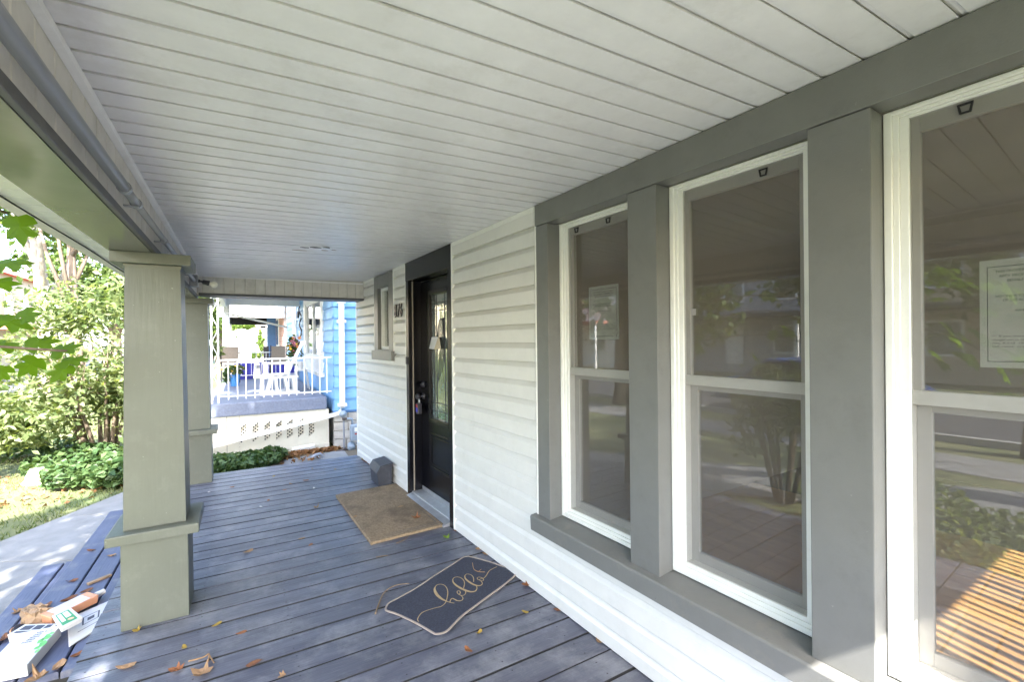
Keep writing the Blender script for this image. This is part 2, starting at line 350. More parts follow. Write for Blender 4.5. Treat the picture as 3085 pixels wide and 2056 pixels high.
# -- structural wall behind it (with openings) and the mass of the house
core = MB()
for s0, s1, z0, z1 in [(-1.15, .005, -.6, 2.9), (.615, .75, .3, 2.9), (1.356, 1.485, .3, 2.9), (2.092, 3.345, -.6, 2.9), (4.225, 4.775, -.6, 2.9), (5.185, 6.06, -.6, 2.9), (.005, 2.092, -.6, .465), (.005, 2.092, 2.096, 2.9), (3.345, 4.225, 2.02, 2.9), (3.345, 4.225, -.6, .01), (4.775, 5.185, -.6, 1.37), (4.775, 5.185, 2.035, 2.9)]:
    core.box(s0, s1, -.17, -.006, z0, z1, WL)
core.build('wall_core', 'siding', house)
for k, (a, b, c, d, e, f) in enumerate([(-1.15, 6.06, -7, -.17, 2.62, 6.2), (5.95, 6.06, -7, -.17, -.6, 2.62), (-1.15, -1.05, -.6, -.17, -.6, 2.62), (-1.15, -1.05, -7, -2.4, -.6, 2.62), (-1.15, -1.05, -2.4, -.6, -.6, 1.33), (-1.15, -1.05, -2.4, -.6, 1.93, 2.62), (-1.15, 6.06, -7, -6.9, -.6, 2.62)]):
    wbox(a, b, c, d, e, f).build('upper_wall' if k == 0 else 'side_wall', 'siding', house)
# -- grey trim round the window group
T = sub('window_trim', house)
def trimbox(name, s0, s1, d0, d1, z0, z1, b=.003): return wbox(s0, s1, d0, d1, z0, z1).build(name, 'grey', T, bevel=b)
MB().loft([WL(-.095, -.05, 2.092), WL(-.095, .036, 2.092), WL(-.095, .036, czw(-.09)-.004), WL(-.095, -.05, czw(-.09)-.004)], [WL(2.187, -.05, 2.092), WL(2.187, .036, 2.092), WL(2.187, .036, czw(2.18)-.004), WL(2.187, -.05, czw(2.18)-.004)]).build('header', 'grey', T, bevel=.003)
trimbox('post', 2.078, 2.185, -.06, .03, .462, 2.09)
trimbox('post', 1.342, 1.499, -.06, .03, .462, 2.09)
trimbox('post', .601, .764, -.06, .03, .462, 2.09)
trimbox('post', -.093, .019, -.06, .03, .462, 2.09)
sill = MB().loft([WL(-.12, -.06, .374), WL(-.12, .066, .374), WL(-.12, .070, .452), WL(-.12, .064, .459), WL(-.12, -.06, .470)], [WL(2.213, -.06, .374), WL(2.213, .066, .374), WL(2.213, .070, .452), WL(2.213, .064, .459), WL(2.213, -.06, .470)]).build('sill', 'greydusty', T, bevel=.002)
wbox(-.10, 2.19, .0, .031, .352, .373).build('sill_strip', 'vinyl', T)
# -- sash windows
def frame4(s0, s1, z0, z1, w, d0, d1, wt=None, wb=None):
    m = MB(); wt = w if wt is None else wt; wb = w if wb is None else wb
    m.box(s0, s0+w, d0, d1, z0, z1, WL); m.box(s1-w, s1, d0, d1, z0, z1, WL)
    m.box(s0+w, s1-w, d0, d1, z1-wt, z1, WL); m.box(s0+w, s1-w, d0, d1, z0, z0+wb, WL); return m
def sash_window(s0, s1, latches, label):
    w = sub('window', house); w['label'] = label
    a, b, z0, z1 = s0+.001, s1-.001, .474, 2.089
    frame4(a, b, z0, z1, .020, -.13, -.050, .012).build('frame', 'vinyl', w, bevel=.002)
    frame4(a+.020, b-.020, z0+.020, z1-.012, .014, -.13, -.058, .009).build('frame_step', 'vinyl', w, bevel=.0015)
    frame4(a+.034, b-.034, z0+.034, z1-.021, .020, -.13, -.064, .007, .016).build('frame_step', 'vinyl', w, bevel=.0015)
    i0, i1, j0, j1 = a+.054, b-.054, z0+.050, z1-.028
    frame4(i0, i1, 1.262, j1, .020, -.105, -.082, .042, .034).build('upper_sash', 'sash', w, bevel=.0015)
    frame4(i0, i1, j0, 1.266, .034, -.128, -.107, .03, .04).build('lower_sash', 'sash', w, bevel=.0015)
    wbox(i0, i1, -.106, -.076, 1.258, 1.298).build('meeting_rail', 'vinyl', w, bevel=.0015)
    wbox(i0+.019, i1-.019, -.097, -.093, 1.295, j1-.041).build('pane', 'glass', w)
    wbox(i0+.033, i1-.033, -.119, -.115, j0+.039, 1.26).build('pane', 'glass', w)
    MB().add([WL(i0-.002, -.0725, j0-.002), WL(i1+.002, -.0725, j0-.002), WL(i1+.002, -.0725, j1+.002), WL(i0-.002, -.0725, j1+.002)], [(0, 1, 2, 3)]).build('insect_screen', 'screen', w)
    for s, z in latches:
        m = MB(); P = [(-.016, .013), (.016, .013), (.011, -.013), (-.011, -.013)]; Q = [(x*.68, y*.68) for x, y in P]
        for k in range(4):
            k2 = (k+1) % 4; q = [P[k], P[k2], Q[k2], Q[k]]
            m.loft([WL(s+x, -.071, z+y) for x, y in q], [WL(s+x, -.066, z+y) for x, y in q])
        m.build('screen_pull', 'dark', w)
sash_window(1.50, 2.077, [(1.951, 2.036), (1.716, 2.036)], 'narrow looking sash window beside the siding with two black screen pulls')
sash_window(.765, 1.341, [(.953, 2.036)], 'middle sash window of the group')
sash_window(.02, .60, [(.430, 2.040)], 'sash window nearest the viewer, lowest corner touched by sun')
# -- small window near the far corner
T2 = sub('small_window', house)
zc = czw(4.97)-.004
frame4(4.647, 5.283, 1.345, 2.17, .135, -.03, .034, .135, .02).build('casing', 'grey', T2, bevel=.003)
wbox(4.62, 5.30, -.03, .062, 1.252, 1.352).build('sill', 'grey', T2, bevel=.003)
frame4(4.784, 5.146, 1.368, 2.033, .030, -.06, -.002).build('frame', 'vinyl', T2, bevel=.002)
wbox(4.812, 5.118, -.035, -.031, 1.397, 2.005).build('pane', 'glass', T2)
# -- front door
D = sub('front_door', house)
for nm, q in [('casing', (3.292, 3.357, -.10, .032, .0, 2.012)), ('casing', (4.212, 4.277, -.10, .032, .0, 2.012))]:
    wbox(*q).build(nm, 'black', D, bevel=.003)
MB().loft([WL(3.292, -.1, 2.013), WL(3.292, .034, 2.013), WL(3.292, .034, czw(3.29)-.004), WL(3.292, -.1, czw(3.29)-.004)], [WL(4.277, -.1, 2.013), WL(4.277, .034, 2.013), WL(4.277, .034, czw(4.277)-.004), WL(4.277, -.1, czw(4.277)-.004)]).build('casing_head', 'black', D, bevel=.003)
wbox(4.198, 4.2118, -.09, -.012, .05, 2.010).build('jamb_stop', 'black', D, bevel=.002)
wbox(4.196, 4.2118, -.012, -.004, .05, 2.008).build('weather_strip', 'taupe', D)
# slab as rails and stiles round the glass, with a raised panel under it
SL = MB(); SL.box(3.358, 3.552, -.135, -.09, .052, 2.008, WL); SL.box(4.020, 4.2115, -.135, -.09, .052, 2.008, WL)
SL.box(3.552, 4.020, -.135, -.09, 1.905, 2.008, WL); SL.box(3.552, 4.020, -.135, -.09, .052, .715, WL)
SL.build('door_slab', 'black', D, bevel=.002)
frame4(3.552, 4.020, .712, 1.908, .040, -.12, -.076).build('glass_moulding', 'black', D, bevel=.006)
frame4(3.585, 3.987, .745, 1.875, .012, -.12, -.083).build('glass_moulding', 'black', D, bevel=.003)
wbox(3.592, 3.980, -.115, -.104, .752, 1.868).build('glass_panel', 'leadglass', D)
cam_ = MB()
for s in (3.65, 3.70, 3.872, 3.922): cam_.box(s-.0025, s+.0025, -.105, -.1, .755, 1.865, WL)
for z in (.83, .90, 1.72, 1.79): cam_.box(3.594, 3.978, -.105, -.0995, z-.0025, z+.0025, WL)
for k in range(7):
    a = k*math.pi/7; c = (3.786, 1.31)
    pts = [WL(c[0]+.085*math.cos(t)*math.cos(a)*1.0-.22*math.sin(t)*math.sin(a)*.35, -.1025, c[1]+.34*math.sin(t+a*.3)) for t in np.linspace(0, math.pi, 9)]
    cam_.tube(pts, .0022, 4)
cam_.build('lead_came', 'darkmetal', D)
frame4(3.565, 4.010, .30, .625, .022, -.10, -.080).build('panel_moulding', 'black', D, bevel=.006)
frame4(3.60, 3.975, .335, .59, .010, -.10, -.084).build('panel_moulding', 'black', D, bevel=.003)
hd = MB(); hd.lathe(WL(4.145, -.09, 1.045), [(.03, 0), (.03, .012), (.026, .018), (.012, .02), (.012, .034), (.0, .036)], 14, wn); hd.build('deadbolt', 'darkmetal', D, smooth=True)
hd = MB(); hd.lathe(WL(4.145, -.09, .935), [(.03, 0), (.03, .01), (.012, .016), (.012, .045), (.026, .05), (.029, .066), (.022, .078), (.0, .08)], 14, wn); hd.build('door_knob', 'darkmetal', D, smooth=True)
th = MB(); th.box(3.358, 4.211, -.088, .012, .004, .045, WL); th.loft([WL(3.358, .012, .004), WL(3.358, .085, .004), WL(3.358, .085, .016), WL(3.358, .012, .036)], [WL(4.211, .012, .004), WL(4.211, .085, .004), WL(4.211, .085, .016), WL(4.211, .012, .036)])
for k in range(7): th.box(3.36, 4.209, -.08+.013*k, -.075+.013*k, .045, .048, WL)
th.build('threshold', 'alu', D)
wbox(3.36, 4.21, -.091, -.086, .048, .085).build('door_sweep', 'alu', D)
bell = wbox(4.236, 4.256, .032, .046, 1.235, 1.305).build('doorbell', 'darkmetal', house, bevel=.003)
# -- house number
xx = 4.588
for ch, adv in (('8', .086), ('7', .076), ('6', .08)):
    vs, fs = text_mesh(ch, .19, .006, 'LEFT', .2)
    mb = MB(); mb.add([WL(xx-x*.62, .036+z, 1.69+y*.98) for x, y, z in vs], fs)
    for yy in (.02, .11): mb.box(xx-.04, xx-.032, .01, .03, 1.69+yy, 1.698+yy, WL)
    o = mb.build('house_number', 'black', house); o['label'] = 'black numeral %s fixed to the siding beside the door' % ch
    xx -= adv
# -- the room behind the windows
tag(wbox(-1.05, 5.95, -6.9, -.17, -.05, .03).build('interior_floor', 'under'), kind='structure')
fl = bpy.data.objects['interior_floor']
for k in range(22):
    MB().box(-1.04, 5.9, -.172-.12*(k+1)+.002, -.172-.12*k, .031, .046, WL).build('floor_plank', 'woodfloor', fl)
st = MB(); st.box(-1.05, 5.95, -4.6, -4.5, .03, 2.62, WL); st.box(-1.05, 5.95, -4.5, -.171, 2.56, 2.60, WL); st.box(2.55, 2.63, -4.5, -.171, .05, 2.56, WL)
struct('interior_walls', st, 'room')
vbl = empty('vertical_blind', WL(-1.03, -1.5, 2.2), 'vertical slat blind of the side window inside the front room', 'blind')
for k in range(24): bx(-1.045, -1.03, -.62-.075*k-random.uniform(.02, .045), -.62-.075*k+random.uniform(-.01, .01), 1.30, 2.0, WL).build('slat', 'vinyl', vbl)

# ================================================================== the porch: deck, ceiling, beams
porch = empty('porch', (.4, 2.5, 0), 'covered porch with slate blue deck boards and off white panelled ceiling', 'porch')
deck = sub('deck', porch)
BP = .1495; k = 0; y = 3.278 - BP*28
while y + BP < 6.12:
    y0, y1 = y+.0048+random.uniform(-.001, .001), y+BP-.0048
    xa = -.657+random.uniform(-.004, .004); xb = WL(y+.07, .004, 0)[0] - random.uniform(0, .004); dz = random.uniform(-.0016, .0012)
    prof = [(y0, -.036), (y0, -.003), (y0+.001, -.001), (y0+.0035, 0), (y1-.0035, 0), (y1-.001, -.001), (y1, -.003), (y1, -.036)]
    bd_ = MB().loft([(xa, a, b+dz) for a, b in prof], [(xb, a, b+dz+random.uniform(-.001, .001)) for a, b in prof]).build('deck_board', 'deck', deck)
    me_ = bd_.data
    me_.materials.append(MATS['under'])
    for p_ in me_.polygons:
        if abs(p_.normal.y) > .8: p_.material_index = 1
    y += BP
YD = y
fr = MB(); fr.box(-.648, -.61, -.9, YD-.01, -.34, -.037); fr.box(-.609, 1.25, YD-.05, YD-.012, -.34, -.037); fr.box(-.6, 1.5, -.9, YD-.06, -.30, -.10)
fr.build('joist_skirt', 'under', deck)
scr = MB()
yy = 3.278 - BP*28
while yy + BP < 6.12:
    for xj in (-.60, -.19, .21, .61, 1.01, 1.36):
        for o_ in (.034, .114):
            cx_, cy_ = xj+random.uniform(-.006, .006), yy+o_+random.uniform(-.004, .004)
            scr.add([(cx_+.0042*math.cos(t), cy_+.0042*math.sin(t), .0016) for t in np.linspace(0, 2*math.pi, 7, endpoint=False)], [tuple(range(7))])
    yy += BP
tag(scr.build('screw_head', 'darkmetal', deck), kind='stuff')
# -- panelled ceiling
ceil = sub('ceiling', porch)
SP = .102; y = 1.012 - .306*7; k = 0
while y < YF + .02:
    e = .0025 if k % 3 == 0 else 0.0
    prof = [(y, .020), (y, .0045), (y+.0105, .0045), (y+.0190+e, .0125), (y+.0134+e, .0), (y+SP-.001, 0.0), (y+SP, .001), (y+SP, .020)]
    xa = -.388; xb = WL(y+.05, .0, 0)[0]
    j = random.uniform(-.0007, .0007)
    MB().loft([(xa, a, ceil_z(xa, a)+b+j) for a, b in prof], [(xb, a, ceil_z(xb, a)+b+j) for a, b in prof]).build('ceiling_panel', 'soffit', ceil)
    y += SP; k += 1
mb = MB(); mb.add([(-.95, YN-.05, 2.30), (1.62, YN-.05, 2.36), (1.62, 6.15, 2.30), (-.95, 6.15, 2.24), (-.95, YN-.05, 2.36), (1.62, YN-.05, 3.4), (1.62, 6.15, 3.4), (-.95, 6.15, 2.30)], [(0, 3, 2, 1), (4, 5, 6, 7), (0, 1, 5, 4), (1, 2, 6, 5), (2, 3, 7, 6), (3, 0, 4, 7)])
mb.build('roof', 'roofgrey', porch)
# -- street beam
beam = sub('street_beam', porch)
y = 1.376 - .125*18
while y < YF:
    z1 = ceil_z(-.375, y)-.004
    prof = [(y+.0015, .006), (y+.010, 0), (y+.1235, 0), (y+.1245, .006)]
    MB().loft([(-.375-b, a, 1.94) for a, b in prof], [(-.375-b, a, z1) for a, b in prof]).build('beam_panel', 'fasciaw', beam)
    y += .125
bx(-.556, -.381, YN, 6.0, 1.925, 2.25).build('beam_core', 'grey', beam)
bx(-.385, -.368, YN, YF-.002, 1.921, 1.953).build('bottom_edge', 'darktrim', beam, bevel=.002)
bx(-.560, -.386, YN, 6.0, 1.919, 1.9245).build('underside_cladding', 'greygloss', beam)
MB().loft([(-.374, YN, ceil_z(-.37, YN)-.022), (-.356, YN, ceil_z(-.37, YN)-.016), (-.352, YN, ceil_z(-.37, YN)-.003), (-.374, YN, ceil_z(-.37, YN)-.003)], [(-.374, YF, ceil_z(-.37, YF)-.022), (-.356, YF, ceil_z(-.37, YF)-.016), (-.352, YF, ceil_z(-.37, YF)-.003), (-.374, YF, ceil_z(-.37, YF)-.003)]).build('ceiling_moulding', 'soffit', beam)
# -- end beam at the far side
eb = sub('end_beam', porch)
x = -.375 + .042
xs = [-.374]
while x < 1.33: xs.append(x); x += .0955
xs.append(1.322)
for a, b in zip(xs[:-1], xs[1:]):
    z1 = ceil_z((a+b)/2, YF)-.003
    prof = [(a+.001, .006), (a+.009, 0), (b-.0015, 0), (b-.0005, .006)]
    MB().loft([(p, YF+q, 1.972) for p, q in prof], [(p, YF+q, z1) for p, q in prof]).build('beam_panel', 'fasciaw', eb)
bx(-.375, 1.30, YF+.008, YF+.30, 1.955, 2.22).build('beam_core', 'fasciaw', eb)
bx(-.36, 1.325, YF-.008, YF+.30, 1.948, 1.971).build('bottom_edge', 'darktrim', eb, bevel=.002)
bx(-.374, 1.325, YF-.006, YF-.0005, ceil_z(.5, YF)-.020, ceil_z(.5, YF)-.004).build('top_strip', 'soffit', eb)
# near end beam behind the viewer
bx(-.375, 1.6, YN-.03, YN+.03, 2.0, 2.25).build('near_beam', 'fasciaw', porch)
# unseen low panelled wall, added behind the viewer to block low light
nw = sub('end_light_blocker', porch)
for k in range(14): bx(-.52+.142*k+.002, -.52+.142*(k+1)-.002, YN-.02, YN+.02, .002, .86).build('blocker_board', 'grey', nw)
bx(-.53, 1.50, YN-.05, YN+.05, .861, .90).build('blocker_cap', 'grey', nw, bevel=.004)
# -- eave soffit and fascia towards the street
ev = sub('eave', porch)
y = YN
while y < 6.1:
    prof = [(y+.001, .008), (y+.012, 0), (y+.129, 0), (y+.1295, .008)]
    MB().loft([(-.90, a, 2.112+b) for a, b in prof], [(-.5605, a, 2.122+b) for a, b in prof]).build('soffit_panel', 'soffit', ev)
    y += .13
MB().loft([(-.901, YN-.05, 2.107), (-.975, YN-.05, 2.112), (-.985, YN-.05, 2.23), (-.901, YN-.05, 2.23)], [(-.901, 6.12, 2.107), (-.975, 6.12, 2.112), (-.985, 6.12, 2.23), (-.901, 6.12, 2.23)]).build('gutter', 'fasciaw', ev, bevel=.004)
pts = [(-.893+.006*math.sin(t*2.1), t, 2.1035+.003*math.sin(t*3.3)) for t in np.arange(-.8, 6.0, .12)]
MB().tube(pts, .0038, 6).build('cable', 'dark', ev)

# ================================================================== columns
def column(x, y, dmid, label):
    c = empty('porch_column', (x, y, 0), label, 'column', 'porch columns')
    h0 = .448+dmid; h1 = h0+.052
    def ring(hx, hy, z): return [(x-hx, y-hy, z), (x+hx, y-hy, z), (x+hx, y+hy, z), (x-hx, y+hy, z)]
    MB().loft(ring(.142, .142, 0), ring(.140, .140, h0)).build('plinth', 'colgrey', c, bevel=.002)
    MB().rings([ring(.192, .19, h0+.0005), ring(.192, .19, h1-.004), ring(.186, .184, h1)]).build('collar', 'colgrey', c, bevel=.003)
    MB().loft(ring(.131, .131, h1+.0005), ring(.116, .116, 1.862)).build('shaft', 'colgrey', c, bevel=.002)
    MB().loft([(x+.119, y-.1325, h1+.001), (x+.1315, y-.1325, h1+.001), (x+.1315, y-.128, h1+.001), (x+.119, y-.128, h1+.001)], [(x+.106, y-.1175, 1.845), (x+.1165, y-.1175, 1.845), (x+.1165, y-.112, 1.845), (x+.106, y-.112, 1.845)]).build('corner_bead', 'colgrey', c)
    MB().loft(ring(.120, .120, 1.846), ring(.121, .121, 1.8615)).build('shaft_lip', 'colgrey', c)
    MB().loft(ring(.167, .165, 1.8625), ring(.167, .165, 1.9185)).build('cap', 'colgrey', c, bevel=.003)
    return c
column(-.388, 3.145, 0.0, 'grey square porch column closest to the viewer, beside the steps')
column(-.388, YN+.02, 0.0, 'grey square porch column added out of view behind the viewer at the near end')  # unseen column, added with the low wall to cut near-end light
column(-.405, 5.885, .06, 'grey square porch column farther away at the end of the deck')
# ================================================================== conduit and lamp
cp = empty('conduit', (-.34, 1.5, 1.99), 'grey electrical conduit running along the street beam under the ceiling', 'pipe')
MB().tube([(-.338, YN, 1.988), (-.338, 2.06, 1.990)], .0185, 12).build('pipe', 'conduit', cp, smooth=True)
MB().tube([(-.338, 2.055, 1.990), (-.338, 2.27, 1.991)], .0155, 12).build('pipe_reducer', 'conduit', cp, smooth=True)
MB().tube([(-.338, 2.27, 1.991), (-.338, 3.1, 1.996), (-.338, 4.86, 2.0)], .0135, 12).build('pipe', 'conduit', cp, smooth=True)
for yy, r in ((2.05, .0215), (2.262, .0195), (3.02, .0175)):
    MB().tube([(-.338, yy-.012, 1.9905), (-.338, yy+.012, 1.9905)], r, 14).build('coupling', 'conduit', cp, smooth=False)
for yy in (1.0, 2.235, 2.95, 4.3): bx(-.372, -.328, yy-.009, yy+.009, 1.97, 1.9745).build('pipe_clip', 'conduit', cp)
lp = empty('porch_lamp', (-.35, 4.92, 2.0), 'bare bulb in a black socket on a grey box under the far ceiling corner', 'lamp')
bx(-.374, -.312, 4.87, 4.97, 1.95, 2.05).build('junction_box', 'conduit', lp, bevel=.004)
MB().lathe((-.312, 4.92, 2.004), [(.014, 0), (.014, .012), (.009, .016), (.009, .03), (.02, .036), (.022, .07), (.024, .074), (.024, .084), (.0, .086)], 14, Vector((1, .1, -.22))).build('socket', 'darkmetal', lp, smooth=True)
MB().lathe((-.312+.083, 4.928, 2.004-.018), [(.012, 0), (.016, .01), (.026, .022), (.030, .036), (.027, .052), (.016, .062), (.0, .066)], 16, Vector((1, .1, -.28))).build('bulb', 'bulb', lp, smooth=True)
# peeled patch and old lamp holes in the ceiling
pt = MB()
def cz(x, y): return ceil_z(x, y)-.003
plate = MB(); plate.lathe((.50, 3.83, cz(.5, 3.83)-.004), [(.115, .008), (.112, .002), (.10, .0), (.0, .0)], 22); plate.build('cover_plate', 'soffit', ceil)
_cz = cz
def cz(x, y): return _cz(x, y)-.0065
for cx, cy, w, h in [(.43, 3.80, .05, .016), (.50, 3.77, .075, .022), (.57, 3.75, .05, .014)]:
    n = 12; c_ = [(cx+w*.6*math.cos(2*math.pi*i/n)*(.8+.4*random.random()), cy+h*math.sin(2*math.pi*i/n)*(.7+.6*random.random())) for i in range(n)]
    pt.loft([(a, b, cz(a, b)) for a, b in c_], [(a, b, cz(a, b)+.002) for a, b in c_])
pt.build('patched_hole', 'darktrim', ceil)['label'] = 'peeled grey patch where a lamp was taken off'
pt = MB()
for cx, cy, w, h in [(.40, 3.92, .05, .006), (.58, 3.86, .03, .010), (.64, 3.83, .018, .006)]:
    n = 9; c_ = [(cx+w*math.cos(2*math.pi*i/n)*(.7+.5*random.random()), cy+h*math.sin(2*math.pi*i/n)*(.7+.6*random.random())) for i in range(n)]
    pt.loft([(a, b, cz(a, b)) for a, b in c_], [(a, b, cz(a, b)+.002) for a, b in c_])
pt.build('rust_mark', 'brownpaper', ceil)

# ================================================================== steps
steps = empty('porch_steps', (-1.0, 4.4, GZ), 'weathered blue wooden steps littered with leaves beside the column', 'steps')
def tread(x0, x1, y0, y1, z):
    m = MB(); prof = [(x0, -.036), (x0, -.006), (x0+.006, 0), (x1-.006, 0), (x1, -.006), (x1, -.036)]
    m.loft([(a, y0, z+b) for a, b in prof], [(a, y1, z+b) for a, b in prof]); m.build('step_board', 'stepboard', steps)
tread(-1.102, -.952, 3.10, 5.83, -.170); tread(-.943, -.790, 3.12, 5.83, -.171); tread(-.781, -.662, 3.11, 5.83, -.170)
tread(-1.392, -1.260, 3.09, 5.14, -.340); tread(-1.250, -1.085, 3.10, 5.14, -.340)
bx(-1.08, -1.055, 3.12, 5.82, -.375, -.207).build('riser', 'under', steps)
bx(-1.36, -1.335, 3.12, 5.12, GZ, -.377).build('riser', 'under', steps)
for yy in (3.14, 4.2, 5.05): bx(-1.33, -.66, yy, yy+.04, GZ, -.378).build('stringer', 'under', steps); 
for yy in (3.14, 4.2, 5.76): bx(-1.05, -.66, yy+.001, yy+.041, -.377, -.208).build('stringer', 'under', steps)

# ================================================================== mats
def smooth_path(P, n=6, closed=False):
    P = [Vector(p) for p in P]; out = []; N = len(P)
    rng_ = range(N) if closed else range(N-1)
    for i in rng_:
        if closed: a, b, c, d = P[(i-1) % N], P[i], P[(i+1) % N], P[(i+2) % N]
        else: a, b, c, d = P[max(i-1, 0)], P[i], P[i+1], P[min(i+2, N-1)]
        for k in range(n):
            t = k/n; out.append(.5*((2*b)+(c-a)*t+(2*a-5*b+4*c-d)*t*t+(3*b-a-3*c+d)*t**3))
    if not closed: out.append(P[-1])
    return out
MATO = [(.6573,2.4816),(.672,2.5179),(.696,2.5399),(.7592,2.5629),(.8798,2.613),(1.0196,2.6909),(1.1427,2.7506),(1.2455,2.8048),(1.2835,2.8128),(1.3097,2.7946),(1.369,2.6947),(1.4206,2.5881),(1.4604,2.492),(1.4573,2.4507),(1.421,2.4185),(1.3159,2.3639),(1.1895,2.3092),(1.0942,2.2656),(.9926,2.2201),(.927,2.1772),(.8772,2.143),(.8458,2.1351),(.8155,2.1444),(.8042,2.1631),(.7664,2.2639),(.7269,2.3525),(.6869,2.4289),(.6664,2.4571)]
hm = empty('hello_mat', (1.06, 2.47, 0), 'navy rubber doormat with hello in gold script, by the siding', 'doormat')
ol = smooth_path([(a, b, 0) for a, b in MATO], 3, True)
mb = MB(); cen = Vector((1.06, 2.47, 0))
R0 = [(p.x, p.y, .0012) for p in ol]; R1 = [(p.x, p.y, .009) for p in ol]; R2 = [tuple((cen+(p-cen)*.985)[:2])+(.0112,) for p in ol]
mb.rings([R0, R1, R2]); mb.build('mat_body', 'matnavy', hm)
ed = [cen+(p-cen)*.992 for p in ol]
mb = MB(); n = len(ed); RR = []
for i, p in enumerate(ed):
    t = (ed[(i+1) % n]-ed[i-1]).normalized(); w = Vector((t.y, -t.x, 0))
    RR.append([p-w*.0062+Vector((0, 0, .009)), p-w*.004+Vector((0, 0, .0135)), p+w*.004+Vector((0, 0, .0135)), p+w*.0062+Vector((0, 0, .009))])
mb.rings(RR, closed=True); mb.build('mat_edging', 'matedge', hm)
HELLO = {
'swash': [(.7757,2.2862),(.7755,2.3039),(.7901,2.3279),(.8163,2.3517),(.8479,2.3575),(.891,2.3566),(.9235,2.3529),(.9496,2.3665),(.9653,2.3837),(.9868,2.4186),(1.0085,2.4623),(1.0212,2.5061),(1.0218,2.5437),(1.009,2.567),(.9891,2.5731),(.971,2.5597)],
'h_stem': [(.971,2.5597),(.9581,2.5374),(.9501,2.5054),(.9481,2.4635),(.9543,2.4212),(.9661,2.39),(.98,2.3645),(.9975,2.3438)],
'h_arch': [(.98,2.3645),(.9945,2.3862),(1.0076,2.3919),(1.0139,2.3777),(1.0204,2.36),(1.0332,2.3488),(1.048,2.3499),(1.0594,2.3671),(1.061,2.3906)],
'e': [(1.061,2.3906),(1.0544,2.4125),(1.0534,2.431),(1.0597,2.4453),(1.0696,2.4466),(1.0717,2.4307),(1.0626,2.4146),(1.0544,2.4125)],
'e_exit': [(1.0544,2.4125),(1.0608,2.3943),(1.0749,2.3891),(1.0912,2.4006),(1.1003,2.4204),(1.101,2.4421)],
'l1_up': [(1.1034,2.4556),(1.1305,2.5),(1.142,2.5404),(1.1383,2.5751),(1.1236,2.5949),(1.1046,2.5959),(1.0895,2.5807)],
'l1_dn': [(1.0895,2.5807),(1.0796,2.547),(1.0813,2.5071),(1.0916,2.4628),(1.1057,2.4281),(1.1231,2.4013),(1.1452,2.3928),(1.1665,2.4093),(1.1778,2.4362),(1.1732,2.4583)],
'l2_up': [(1.1847,2.4902),(1.2026,2.5273),(1.2087,2.5606),(1.2018,2.5841),(1.1869,2.595),(1.1707,2.5841)],
'l2_dn': [(1.1707,2.5841),(1.1598,2.5537),(1.1605,2.513),(1.1701,2.4679),(1.1866,2.4384),(1.2073,2.4334),(1.2231,2.4508),(1.2269,2.4801)],
'o': [(1.2269,2.4801),(1.2194,2.5008),(1.2231,2.5188),(1.2363,2.5229),(1.246,2.5104),(1.2498,2.4901),(1.2402,2.4735),(1.2269,2.4801),(1.2254,2.493),(1.2398,2.4979),(1.2545,2.4954)],
'tail': [(1.2545,2.4954),(1.2796,2.5128),(1.3218,2.5546),(1.3547,2.5692),(1.3912,2.5779)]}
mb = MB(); zz = .0122
for key, P in HELLO.items():
    P = smooth_path([(a, b, 0) for a, b in P], 5); n = len(P); zz += .00004
    thick = {'h_stem': .0085, 'l1_dn': .0075, 'l2_dn': .0065, 'h_arch': .0038}.get(key, .0024)
    L0, L1 = [], []
    for i, p in enumerate(P):
        t = (P[min(i+1, n-1)]-P[max(i-1, 0)]).normalized(); w = Vector((t.y, -t.x, 0)); u = i/(n-1)
        hw = .0024+(thick-.0024)*math.sin(math.pi*min(1, u*1.25))**1.2 if thick > .0024 and u < .8 else .0024
        L0.append(p-w*hw); L1.append(p+w*hw)
    vs = [(p.x, p.y, zz) for p in L0]+[(p.x, p.y, zz) for p in L1]
    mb.add(vs, [(i, i+1, n+i+1, n+i) for i in range(n-1)])
mb.build('hello_lettering', 'mattan', hm)

cm = empty('coir_mat', (1.07, 3.97, 0), 'tan coir doormat with worn brown patch in front of the black door', 'doormat')
C4 = [Vector((.757, 4.57, 0)), Vector((1.345, 4.61, 0)), Vector((1.392, 3.378, 0)), Vector((.787, 3.345, 0))]
def quadpath(q, inset, nseg=14):
    c = sum(q, Vector())/4; Q = []
    for p in q:
        d = p-c; Q.append(c+Vector((d.x-math.copysign(inset, d.x), d.y-math.copysign(inset, d.y), 0)))
    out = []
    for i in range(4):
        a, b = Q[i], Q[(i+1) % 4]
        for k in range(nseg): out.append(a.lerp(b, k/nseg)+Vector((random.uniform(-.002, .002), random.uniform(-.002, .002), 0)) if inset < .004 else a.lerp(b, k/nseg))
    return out
o0 = quadpath(C4, .0); o1 = quadpath(C4, .006)
MB().rings([[(p.x, p.y, .0013) for p in o0], [(p.x, p.y, .015) for p in o0], [(p.x, p.y, .0205) for p in o1]]).build('mat_body', 'coir', cm)
def ribbon(P, hw, z):
    L0, L1 = [], []; n = len(P)
    for i, p in enumerate(P):
        t = (P[min(i+1, n-1)]-P[max(i-1, 0)]).normalized(); w = Vector((t.y, -t.x, 0)); h = hw*random.uniform(.7, 1)*min(1, .25+1.5*min(i, n-1-i)/n)
        L0.append(p-w*h); L1.append(p+w*h)
    return MB().add([(p.x, p.y, z) for p in L0+L1], [(i, i+1, n+i+1, n+i) for i in range(n-1)])
